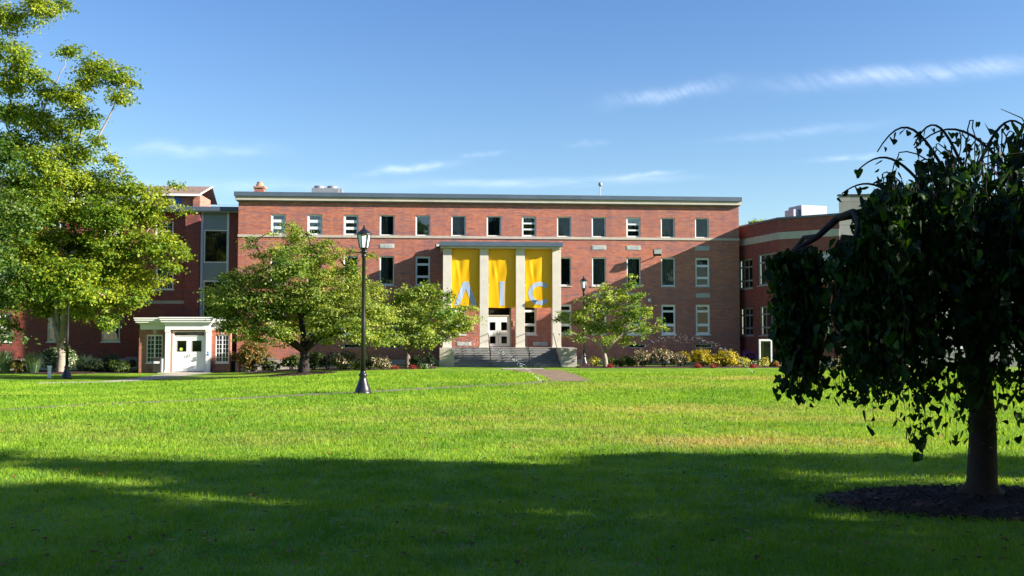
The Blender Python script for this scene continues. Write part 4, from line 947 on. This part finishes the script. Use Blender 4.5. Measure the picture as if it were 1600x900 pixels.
# broad tree in the middle
Mp = [(455, 350, 5), (458, 357, 8), (425, 362, 6), (480, 365, 6), (390, 372, 6), (515, 380, 7), (580, 400, 5), (455, 362, 9), (462, 378, 18), (432, 392, 18), (488, 392, 24), (405, 398, 10), (396, 385, 8), (522, 398, 14), (548, 392, 7), (452, 412, 32), (405, 428, 26), (498, 425, 32), (545, 425, 20), (368, 438, 20), (352, 430, 9), (345, 462, 20), (332, 452, 7), (385, 460, 34), (440, 455, 40), (495, 462, 38), (548, 455, 32), (590, 452, 12), (335, 482, 10), (362, 490, 28), (415, 492, 36), (470, 495, 38), (525, 495, 38), (575, 485, 32), (608, 495, 18), (560, 515, 26), (600, 522, 20), (620, 530, 8), (385, 515, 20), (440, 520, 24), (510, 520, 22), (355, 512, 12), (400, 528, 12)]
tree('broad_tree', 'broad green tree with conical top standing in the lawn by the first lamp post', MT, [S_(475, 572, MT.y, MT), S_(476, 555, MT.y, MT), S_(474, 545, MT.y, MT)],
     [S_(450, 530, MT.y-.8, MT), S_(490, 525, MT.y+.5, MT), S_(470, 500, MT.y, MT), S_(520, 520, MT.y-.5, MT), S_(420, 520, MT.y+1, MT)], Mp, MT.y, F/MT.y, M_['elm'], M_['bark_dark'], .14, .27, spread=2.0, dens=15, per=34, spray=.44, flat=.3, up=1.0, shell=.55, grow=1.06)
Sp = [(660, 452, 12), (640, 462, 18), (680, 455, 12), (622, 470, 14), (700, 462, 10), (660, 480, 24), (695, 485, 20), (625, 495, 22), (722, 482, 8), (740, 480, 5), (725, 500, 14), (600, 500, 14), (655, 510, 24), (698, 512, 20), (728, 512, 8), (622, 525, 16), (668, 530, 14), (645, 540, 10), (692, 530, 8), (604, 525, 10), (745, 495, 4)]
tree('small_tree', 'small pale green tree left of the entrance steps', T2, [S_(637, 565, T2.y, T2), S_(638, 552, T2.y, T2)], [S_(625, 535, T2.y, T2), S_(650, 530, T2.y+.4, T2), S_(668, 520, T2.y-.5, T2)], Sp, T2.y, F/T2.y, M_['elm_small'], M_['bark_pale'], .15, .13, spread=1.0, dens=17, per=26, spray=.32, grow=1.1, group='small ornamental trees in front of the brick building', shell=.45, rt=.02)
Rp = [(984, 432, 5), (982, 446, 10), (972, 460, 14), (944, 446, 7), (948, 460, 12), (922, 468, 12), (995, 462, 10), (950, 480, 20), (985, 485, 20), (915, 488, 16), (1012, 490, 12), (1030, 500, 6), (895, 500, 14), (930, 508, 22), (968, 512, 22), (1002, 512, 16), (1022, 515, 8), (880, 492, 8), (905, 525, 10), (948, 532, 12), (980, 532, 10), (888, 520, 6), (872, 500, 4), (1035, 512, 4)]
tree('small_tree', 'small open green tree with pale trunk right of the entrance steps', T3, [S_(946, 562, T3.y, T3), S_(944, 550, T3.y, T3)], [S_(930, 535, T3.y, T3), S_(955, 530, T3.y+.4, T3), S_(975, 520, T3.y-.5, T3)], Rp, T3.y, F/T3.y, M_['elm_small'], M_['bark_pale'], .15, .12, spread=1.0, dens=13, per=24, spray=.32, grow=1.05, group='small ornamental trees in front of the brick building', shell=.5, rt=.02)

# large trees out of the picture on the right: they throw the foreground shade
def shade_tree(x, y, H, R, lab, z0=1.5):
    base = Vector((x, y, gz(x, y))); lw = []
    for k in range(20):
        a = random.uniform(0, 6.28); q = random.random()**.5; zz = z0+R*.4+(H-z0-R*.6)*random.random(); s = math.sin(math.pi*min(.97, max(.15, (zz-z0)/(H-z0))))**.6
        lw.append(((q*R*.8*s*math.cos(a), q*R*.8*s*math.sin(a), zz), R*random.uniform(.34, .48)))
    tree('park_tree', lab, base, [(0, 0, 1.2), (0, 0, 2.6)], [(-.8, 0, 4), (.8, 0, 4.5), (0, .6, 5.5)], None, 10, 100, M_['maple_dark'], M_['bark'], .55, .35, group='park trees to the right of the lawn', dens=4.2, per=15, spray=.9, lumps_w=lw)
lw_ = [((0, 4.9, 6.3), 1.15), ((.3, 4.3, 7.6), 1.0), ((0, 5.3, 5.0), .9), ((0, 1.4, 5.4), 1.7), ((0, 1.2, 3.6), 1.7), ((0, 1.6, 7.6), 1.6), ((0, 2.1, 9.2), 1.25), ((0, 1.9, 12.3), .75), ((0, 2.0, 11.0), .8),
       ((0, -2.3, 11.9), 2.0), ((0, -2.4, 9.5), 2.1), ((0, -1.6, 7.2), 2.3), ((0, -1.6, 4.6), 2.2), ((.5, -4, 9), 2.4), ((.5, -4, 5.5), 2.6), ((.5, -4.2, 12.4), 2.2), ((0, -.5, 2.6), 1.8)]  # clumps and gaps laid out to draw the edge of the foreground shade
tree('park_tree', 'large irregular park tree right of the weeping tree', Vector((21, 7, 0)), [(0, 0, 1.2), (0, 0, 2.6)], [(0, -.8, 4), (0, .8, 4.5), (0, .2, 6)], None, 10, 100, M_['maple_dark'], M_['bark'], .42, .35, group='park trees to the right of the lawn', dens=7, per=20, spray=.6, lumps_w=lw_)
shade_tree(19, 0.5, 15.5, 4.8, 'large park tree right of the viewer')
shade_tree(22, -6.5, 16.5, 5.2, 'large park tree right and behind the viewer')
shade_tree(30, -2.5, 18, 5.0, 'taller park tree behind the first row on the right')
shade_tree(29, -12, 18, 5.5, 'tall park tree far right behind the viewer')

shade_tree(-3, -8, 19, 8.0, 'broad park tree behind the viewer on the left', 5)  # two unseen crowns added to block skylight over the near lawn
shade_tree(9, -7, 18, 7.5, 'broad park tree behind the viewer on the right', 5)
for k_, (x_, y_, h_) in enumerate(((-34, -42, 20), (-16, -48, 23), (4, -44, 19), (22, -50, 24), (42, -44, 21), (62, -38, 22))):  # unseen row added so the window glass reflects dark foliage
    shade_tree(x_, y_, h_, 9, 'tall tree in the row behind the viewer, '+['first', 'second', 'third', 'fourth', 'fifth', 'sixth'][k_]+' from the left')
# ------------------------------------------------------------ weeping tree
def weeping():
    t = thing('weeping_mulberry', 'dark weeping tree with heart shaped leaves in a mulch ring at right', 'tree', WT)
    b = MB(); hub = Vector((-.05, 0, 3.05))
    b.tube([(0, 0, -.06), (0, 0, .22), (.03, 0, 1.0), (-.02, .02, 1.9), (-.05, 0, 2.5), hub], [.40, .185, .155, .14, .14, .13], 14)
    arms = []
    ends = [(-1.75, -.1, 3.30), (-1.25, -.9, 3.35), (-.8, 1.2, 3.5), (.2, -1.2, 3.5), (.9, -.4, 3.6), (1.5, .6, 3.4), (.3, 1.1, 3.7), (-.3, -.3, 4.0), (.5, .1, 4.1), (-.9, .2, 3.75), (1.9, -.6, 3.2), (2.5, .2, 3.2), (2.2, 1.0, 3.4), (1.4, -1.1, 3.3)]
    for e in ends:
        e = Vector(e); s = hub-Vector((0, 0, random.uniform(0, .7))); m = s.lerp(e, .5)+Vector((random.uniform(-.15, .15), random.uniform(-.15, .15), .22))
        pts = [s, s.lerp(m, .5)+Vector((0, 0, .08)), m, m.lerp(e, .5)+Vector((random.uniform(-.08, .08), 0, .05)), e]; b.tube(pts, [.12, .10, .085, .065, .05], 8); arms += [m, pts[3], e, e]
    # the long limb reaching left, with its bare arch
    LM = [hub+Vector((-.1, 0, -.15)), Vector((-.6, -.1, 3.3)), Vector((-1.05, -.15, 3.5)), Vector((-1.5, -.1, 3.62)), Vector((-1.8, -.12, 3.55)), Vector((-2.05, -.1, 3.32)), Vector((-2.35, -.1, 3.14)), Vector((-2.6, -.1, 3.02))]
    b.tube(LM, [.12, .10, .08, .058, .046, .038, .028, .016], 8)
    b.tube([LM[4], (-1.7, -.4, 3.6), (-1.75, -.7, 3.4), (-1.9, -.95, 3.15)], [.05, .04, .03, .02], 6); b.tube([LM[5], (-2.1, .3, 3.35), (-2.2, .6, 3.15)], [.04, .03, .02], 6)
    arms += [Vector((-1.05, -.15, 3.5)), Vector((-1.8, -.12, 3.55))]
    b.build('trunk', M_['bark_dark'], t, smooth=True)
    tw = MB(); LC = []; LD_ = []; LS = []
    BX = [(150, 1470), (200, 1440), (250, 1392), (300, 1366), (345, 1358), (378, 1345), (392, 1280), (404, 1226), (430, 1208), (480, 1203), (900, 1196)]
    def inside(p):
        y_ = WT.y+p.y; px = 800+F*(WT.x+p.x)/y_; py = 521-F*(WT.z+p.z-EYE)/y_; return px > np.interp(py, [q[0] for q in BX], [q[1] for q in BX])-4
    def strand(s, az, rise, reach, zend, rr=.011, k0=4):
        dn = random.choice((.35, .8, 1, 1.1)) if zend > 1.0 else 1.0
        n = 22; pts = []; dirn = Vector((math.cos(az), math.sin(az), 0)); end = s+dirn*reach; p = s.copy(); top = s.z+rise
        tl = reach*.55+rise; H = top-zend
        for k in range(n+1):
            q = k/n
            if q < .35: r_ = q/.35; x = reach*.72*r_; z = s.z+(top-s.z)*math.sin(r_*math.pi/2)
            else: r_ = (q-.35)/.65; x = reach*(.72+.28*math.sin(r_*math.pi/2)); z = top-H*r_**1.35
            pts.append(s+dirn*x+Vector((random.uniform(-.02, .02), random.uniform(-.02, .02), z-s.z)))
        if not all(inside(q) for q in pts[k0:]): return False
        rad = [rr*(1-.75*k/n) for k in range(n+1)]; tw.tube(pts, rad, 4)
        for k in range(k0, n+1):
            for q in range(5 if k > 8 else 2):
                if random.random() < (.85 if pts[k].z < 3.7 else .28)*dn:
                    c = pts[k].lerp(pts[k-1], random.random()); LC.append(c+Vector((random.gauss(0, .07), random.gauss(0, .07), random.uniform(-.06, .04)))); LS.append(random.uniform(.5, 1.15)*(.75 if k > n-2 else 1))
    done = 0; tries = 0
    while done < 470 and tries < 5000:
        tries += 1
        s = random.choice(arms)+Vector((random.uniform(-.15, .15), random.uniform(-.15, .15), random.uniform(-.05, .05)))
        az = math.atan2(s.y, s.x)+random.gauss(0, 1.0)
        r0_ = math.hypot(s.x, s.y); reach = random.uniform(.1, 1.1)*(1 if r0_ < 1.5 else .55)
        rise = random.uniform(.05, .65)*(1 if r0_ < 1.6 else .45)
        if s.x < -1.5: rise *= .35; reach = random.uniform(.06, .5)
        q = random.random(); ze = random.uniform(.62, 1.0) if q < .11 else (random.uniform(1.2, 1.75) if q < .62 else random.uniform(1.75, 2.9))
        if s.x+math.cos(az)*reach < -2.3: ze = max(ze, 1.45)
        if strand(s, az, rise, reach, ze) is not False: done += 1
    LM2 = LM+[Vector((-1.7, -.4, 3.6)), Vector((-1.9, -.95, 3.15)), Vector((-2.2, .6, 3.15))]
    dn2 = 0; tries = 0
    while dn2 < 165 and tries < 4000:
        tries += 1; k = random.choice((2, 3, 4, 5, 5, 6, 6, 6)); s = LM[k].lerp(LM[k+1], random.random()) if random.random() < .75 else random.choice(LM2[-3:])+Vector((random.uniform(-.2, .2), random.uniform(-.2, .2), 0))
        if strand(s, random.uniform(0, 6.28), random.uniform(0, .08), random.uniform(.04, .42), random.uniform(1.25, 1.9) if random.random() < .75 else random.uniform(1.9, 2.8), k0=9) is not False: dn2 += 1
    print('strands', done, dn2)
    # bare arching whips above the crown
    for (s, az, rise, reach) in (((-.3, 0, 4.0), 3.0, .75, .9), ((.0, .2, 4.1), 3.4, .68, .8), ((-.1, -.2, 4.1), .2, .70, .9), ((.5, 0, 4.1), 3.2, .6, 1.3), ((.5, .2, 4.1), .1, .65, .7), ((-.6, 0, 3.9), 3.1, .45, .9), ((-.8, .2, 3.75), 3.0, .3, .8)):
        s = Vector(s); n = 12; d = Vector((math.cos(az), math.sin(az), 0))
        tw.tube([s+d*reach*k/n+Vector((0, 0, rise*math.sin(k/n*math.pi*.8))) for k in range(n+1)], [.022*(1-.6*k/n) for k in range(n+1)], 6)
        for k in range(5, n+1):
            if random.random() < .8: LC.append(s+d*reach*k/n+Vector((random.uniform(-.05, .05), random.uniform(-.05, .05), rise*math.sin(k/n*math.pi*.8)-.05))); LS.append(.7)
    tw.tube([(.45, 0, 4.1), (.75, 0, 4.6), (.62, 0, 4.85), (.35, 0, 4.97)], [.018, .012, .008, .004], 5)
    tw.build('twigs', M_['bark_dark'], t)
    # heart leaves: 8 points, hanging, mid-rib fold
    C = np.array([tuple(c) for c in LC]); n = len(C); s = np.array(LS)*.112*rng.uniform(.5, 1.5, n)
    prof = np.array([(0, .0), (.30, .16), (.50, -.02), (.46, -.30), (.26, -.66), (0, -1.0), (-.26, -.66), (-.46, -.30), (-.50, -.02), (-.30, .16)])
    az = rng.uniform(0, 2*np.pi, n); tilt = rng.normal(.45, .6, n); roll = rng.normal(0, .6, n)
    side = np.stack([np.cos(az), np.sin(az), np.sin(roll)], 1); outv = np.stack([-np.sin(az), np.cos(az), 0*az], 1)
    down = outv*np.sin(tilt)[:, None]+np.stack([0*az, 0*az, np.cos(tilt)], 1); nrm = np.cross(side, down)
    V = np.empty((n, 10, 3))
    for k, (u, v) in enumerate(prof): V[:, k] = C+(side*u+down*v)*s[:, None]+nrm*(s*(abs(u)*.35-.10*v*v))[:, None]
    base_i = np.arange(n)[:, None]*10
    f1 = base_i+np.array([[0, 1, 2, 3, 4, 5]]); f2 = base_i+np.array([[5, 6, 7, 8, 9, 0]])
    Fc = np.concatenate([f1, f2]); T = rng.random(n)**1.4; T = np.concatenate([T, T])
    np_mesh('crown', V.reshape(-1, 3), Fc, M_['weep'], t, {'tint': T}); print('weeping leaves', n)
weeping()

# ------------------------------------------------------------ shrubs and bed planting
def front(p, r, back=0):
    "slide a plant along the line of sight so that it stands clear of the brick face"
    fy = F0.y+(p.x-F0.x)*math.tan(YAW); lim = fy-.12-r
    if F0.x < p.x < (F0+U*UR).x+.5 and p.y > lim: k = lim/p.y; p = Vector((p.x*k, lim, 0))
    p.z = gz(p.x, p.y); return p
def bedstrip(name, pxs, mat=M_['mulch'], depth=2.6):
    pts = [front(onG(*q), depth) for q in pxs]; b = MB(); rows = []
    for p in pts:
        rows.append([(p.x, p.y+k*depth/3, gz(p.x, p.y+k*depth/3)+(.0 if k == 0 else .05)) for k in range(4)])
    for r0, r1 in zip(rows[:-1], rows[1:]):
        for j in range(3): b.quad(r0[j], r1[j], r1[j+1], r0[j+1])
    tag(b.build(name, mat, smooth=True), kind='structure')
bedstrip('mulch_bed', [(x, 575.5-.002*(x-900)) for x in range(905, 1240, 20)], depth=3)
bedstrip('mulch_bed', [(x, 579.5-.011*(x-380)) for x in range(380, 690, 20)], depth=3)
bedstrip('mulch_bed', [(x, 583.5) for x in range(-60, 215, 20)], depth=4)
def shrub(px, py, rpx, hpx, mat, label, group=None, kind='round', leaf=.09, name='shrub', cat='shrub', back=.0, dens=None, flowers=None):
    "px,py = base centre in the photo, rpx half width, hpx height"
    p = onG(px, py); p.y += back; p.x *= p.y/(p.y-back) if back else 1; p.z = gz(p.x, p.y); ppm = F/p.y; r = rpx*1.2/ppm; h = hpx*1.12/ppm; p = front(p, r*.75)
    t = thing(name, label, cat, p, 0, group); lm = []
    k = max(5, int(7*r*h)); 
    for q in range(k):
        a = 2.4*q+random.random(); rr = r*.55*math.sqrt((q+.5)/k); zf = random.uniform(.35, .72)*h*(1-.35*(rr/r)**2)
        lm.append(((rr*math.cos(a), rr*math.sin(a), zf), min(r, h)*random.uniform(.44, .56)))
    lm.append(((0, 0, h*.55), min(r, h)*.45)); lm.append(((-r*.4, 0, h*.35), min(r, h)*.4)); lm.append(((r*.4, 0, h*.35), min(r, h)*.4))
    V, Fc, T = crown(lm, leaf*1.1, .15, 18, dens or 36, .8, shell=.5)
    if flowers is not None: T = np.where(rng.random(len(T)) < flowers, 1.0, np.clip(T*.65, 0, 1))
    V[:, 2] = np.maximum(V[:, 2], .02); np_mesh('foliage', V, Fc, mat, t, {'tint': T})
    b = MB()
    for q in range(6): a = q*1.05; b.tube([(.04*math.cos(a), .04*math.sin(a), -.03), (r*.3*math.cos(a), r*.3*math.sin(a), h*.35), (r*.6*math.cos(a), r*.5*math.sin(a), h*.7)], [.02, .014, .007], 4)
    b.build('stems', M_['bark_dark'], t); return t
def reeds(px, py, rpx, hpx, mat, label, n=420, back=0, group=None):
    p = onG(px, py); p.y += back; p.x *= p.y/(p.y-back) if back else 1; p.z = gz(p.x, p.y); ppm = F/p.y; r = rpx/ppm; h = hpx/ppm
    t = thing('ornamental_grass', label, 'grass clump', p, 0, group)
    V = []; Fc = []; T = []
    for k in range(n):
        a = random.uniform(0, 6.28); q = random.random()**.6; b0 = Vector((.35*r*q*math.cos(a), .35*r*q*math.sin(a), 0)); o = Vector((math.cos(a), math.sin(a), 0)); hh_ = h*random.uniform(.6, 1.08); wd = random.uniform(.010, .022); sd = Vector((-o.y, o.x, 0))*wd
        if random.random() < .5: sd = Vector((wd, 0, 0))
        m1 = b0+o*r*q*.25+Vector((0, 0, hh_*.6)); m2 = b0+o*r*q*.8+Vector((0, 0, hh_*(1-.25*q*random.random())))
        i = len(V); V += [b0-sd, b0+sd, m1+sd*.8, m1-sd*.8, m1-sd*.8, m1+sd*.8, m2+sd*.15, m2-sd*.15]; Fc += [(i, i+1, i+2, i+3), (i+4, i+5, i+6, i+7)]; tt = random.random(); T += [tt*.7, tt]
    np_mesh('blades', np.array([tuple(v) for v in V]), np.array(Fc), mat, t, {'tint': np.array(T)})
G1 = 'shrubs along the right of the entrance steps'; G2 = 'shrubs left of the entrance steps'; G3 = 'plants along the shaded wing'
shrub(930, 574, 9, 16, M_['sh_lime'], 'small lime shrub just right of the second lamp post', G1)
shrub(921, 573, 7, 5, M_['sh_flower_purple'], 'low purple flowers at the foot of the second lamp post', None, leaf=.06, name='flower_clump', cat='flowers')
shrub(957, 574, 9, 18, M_['sh_green'], 'small green shrub right beside the pale trunk of the small tree', G1)
shrub(969, 574, 5, 13, M_['sh_red'], 'narrow reddish shrub between the green ones right of the small tree', G1, flowers=.3)
shrub(982, 574, 11, 19, M_['sh_green'], 'dark green shrub left of the first blush flowering shrub', G1)
shrub(1005, 574, 17, 28, M_['sh_pink'], 'largest blush flowering shrub, leftmost of the three', G1, flowers=.38)
shrub(1037, 574, 16, 31, M_['sh_pink'], 'blush flowering shrub with a pointed top, middle of the three', G1, flowers=.34)
shrub(1062, 574, 14, 25, M_['sh_pink'], 'blush flowering shrub pressed against a golden bush, rightmost of the three', G1, flowers=.36)
shrub(1069, 573.5, 11, 29, M_['sh_yellow'], 'golden bush rising behind the blush flowering shrub', G1, back=1.2)
shrub(1097, 574, 17, 30, M_['sh_yellow'], 'large round golden bush, left one of the big pair', G1)
shrub(1131, 574, 18, 28, M_['sh_yellow'], 'large round golden bush, right one of the big pair', G1)
shrub(1148, 573, 9, 23, M_['sh_yellow'], 'smaller golden bush tucked behind the right big golden one', G1, back=1.4)
shrub(1163, 574, 9, 14, M_['sh_lime'], 'low lime shrub right of the golden bushes', G1)
shrub(1178, 574, 6, 11, M_['sh_hyd'], 'small sparse white flowering plant between two lime shrubs', G1, flowers=.2)
shrub(1193, 574, 8, 15, M_['sh_lime'], 'lime shrub in front of the white display case', G1)
shrub(1172, 572, 14, 24, M_['sh_flower_purple'], 'dark shrub with purple flowers behind the lime shrubs', G1, back=1.5, flowers=.25)
shrub(1210, 574, 9, 9, M_['sh_red'], 'low orange and green plant beyond the lime shrub', G1, flowers=.35)
for (x, w, l) in ((1091, 6, 'crimson flowers at the foot of the left golden bush'), (1115, 4, 'crimson flowers between the two big golden bushes'), (953, 5, 'crimson flowers beneath the small green shrub'), (1177, 4, 'crimson flowers by the low lime shrub')):
    shrub(x, 575, w*.8, 4.5, M_['sh_flower_red'], l, 'red bedding flowers', dens=18, leaf=.06, name='flower_clump', cat='flowers')
for k, (x, w) in enumerate(((1245, 12), (1275, 14), (1305, 12), (1335, 14), (1366, 13), (1395, 12), (1425, 14), (1460, 14))):
    shrub(x, 578, w, 9+3*(k % 3), M_['sh_pink' if k % 2 == 0 else 'sh_green'], ['pale flowering plant', 'green bedding plant'][k % 2]+' glimpsed behind the weeping tree, '+['first', 'second', 'third', 'fourth', 'fifth', 'sixth', 'seventh', 'eighth'][k]+' from the left', 'bedding behind the weeping tree', flowers=.4 if k % 2 == 0 else None)
shrub(395, 579, 25, 44, M_['sh_red'], 'tall loose shrub with reddish leaves at the right corner of the porch', G2, leaf=.11, dens=16, flowers=.22)
shrub(392, 580.5, 8, 12, M_['sh_lime'], 'small bright yellow shrub in front of the tall reddish one', G2)
shrub(424, 580, 14, 17, M_['sh_green'], 'green shrub right of the pale bench', G2, leaf=.1)
shrub(455, 579, 15, 24, M_['sh_green'], 'green shrub directly left of the dark broad tree trunk', G2, leaf=.1, back=.8)
shrub(490, 578.5, 17, 27, M_['sh_green'], 'green shrub directly right of the dark broad tree trunk', G2, leaf=.1, back=.8)
shrub(512, 578, 14, 24, M_['sh_dark'], 'dark shrub midway between the broad tree and the first lamp post', G2, back=.8)
shrub(538, 578, 18, 28, M_['sh_pink'], 'dusky shrub with pale tips left of the first lamp post', G2, flowers=.16)
shrub(577, 577.5, 16, 26, M_['sh_dark'], 'dark shrub just right of the first lamp post', G2)
shrub(598, 577.5, 14, 21, M_['sh_pink'], 'pale tipped shrub right of the first lamp post', G2, flowers=.3)
shrub(556, 578, 8, 12, M_['sh_lime'], 'low pale shrub behind the first lamp post', G2)
shrub(652, 577, 12, 22, M_['sh_dark'], 'dark shrub behind the trunk of the small tree left of the steps', G2, back=.9)
shrub(673, 577, 8, 28, M_['sh_dark'], 'dark upright shrub against the left stair wall', G2, back=.9)
shrub(618, 577.5, 6, 6, M_['sh_flower_red'], 'low coral flowers left of the small tree trunk', None, leaf=.06, name='flower_clump', cat='flowers')
shrub(662, 576.5, 9, 7, M_['sh_hyd'], 'low pale variegated plant in front of the left stair wall', G2)
shrub(646, 577, 4, 5, M_['sh_flower_red'], 'tiny coral flowers right of the small tree trunk', None, leaf=.06, name='flower_clump', cat='flowers')
reeds(8, 584, 15, 38, M_['reed'], 'tall pale ornamental grass at the far left edge', 700, group=G3)
shrub(30, 584, 13, 24, M_['sh_red'], 'low yellow green shrub between the two pale grass clumps', G3, leaf=.1, flowers=.15)
reeds(52, 584, 17, 34, M_['reed'], 'tall blue green ornamental grass left of the white bollard', 700, group=G3)
shrub(92, 584, 23, 42, M_['sh_hyd'], 'tall white flowering hydrangea behind the maple trunk', G3, leaf=.12, back=1.6, flowers=.22)
reeds(130, 583, 18, 28, M_['reed_dark'], 'dark ornamental grass right of the third lamp post', 500, 1.2, group=G3)
shrub(150, 583, 14, 20, M_['sh_dark'], 'dark shrub between the two dark grass clumps', G3, back=1.0)
reeds(172, 583, 15, 30, M_['reed_dark'], 'dark ornamental grass by the shaded wall near the porch', 500, 1.8, group=G3)
shrub(188, 583, 18, 18, M_['sh_green'], 'low green shrub beside the air conditioner', G3, back=.6)

# sprinkler sprays: arcs of water drops over the lawn
def spray(p0, p1, h, label, n=260, head=True):
    t = thing('sprinkler', label, 'sprinkler', p0); d = p1-p0; b = MB()
    for k in range(n):
        q = random.random()**1.3; s_ = .03+.30*q
        c = d*q+Vector((random.gauss(0, s_*.5), random.gauss(0, s_*.5), 4*h*q*(1-q)+random.gauss(0, s_*.6)))
        if c.z < .02: continue
        r = random.uniform(.004, .013); b.blob(c, (r, r, r), 4, 3)
    m = b.build('water_spray', M_['drop'], t); m['kind'] = 'stuff'
    MB().lathe([(.03, 0), (.03, .08), (.015, .11)], 8).build('head', M_['black'], t)
M_['drop'] = plain('bright water drops', (.85, .88, .95), .2, .02, 3, spec=.8)
spray(onG(1178, 583), atD(1000, 545, 57), 1.25, 'sprinkler throwing a thin spray over the golden bushes')
spray(onG(848, 598), atD(690, 550, 57), 1.0, 'sprinkler throwing a thin spray across the entrance steps')
# small tree top peeping over the annex roof
pt = atD(1185, 340, 78); base = Vector((pt.x, pt.y, 0))
tree('background_tree', 'far green treetop just showing above the roof of the brick annex', base, [(0, 0, 3), (0, 0, 6)], [(0, .3, 8)], [(1182, 347, 4), (1174, 350, 4), (1191, 348, 5)], 78, F/78, M_['maple'], M_['bark'], .2, .2, spread=.5)
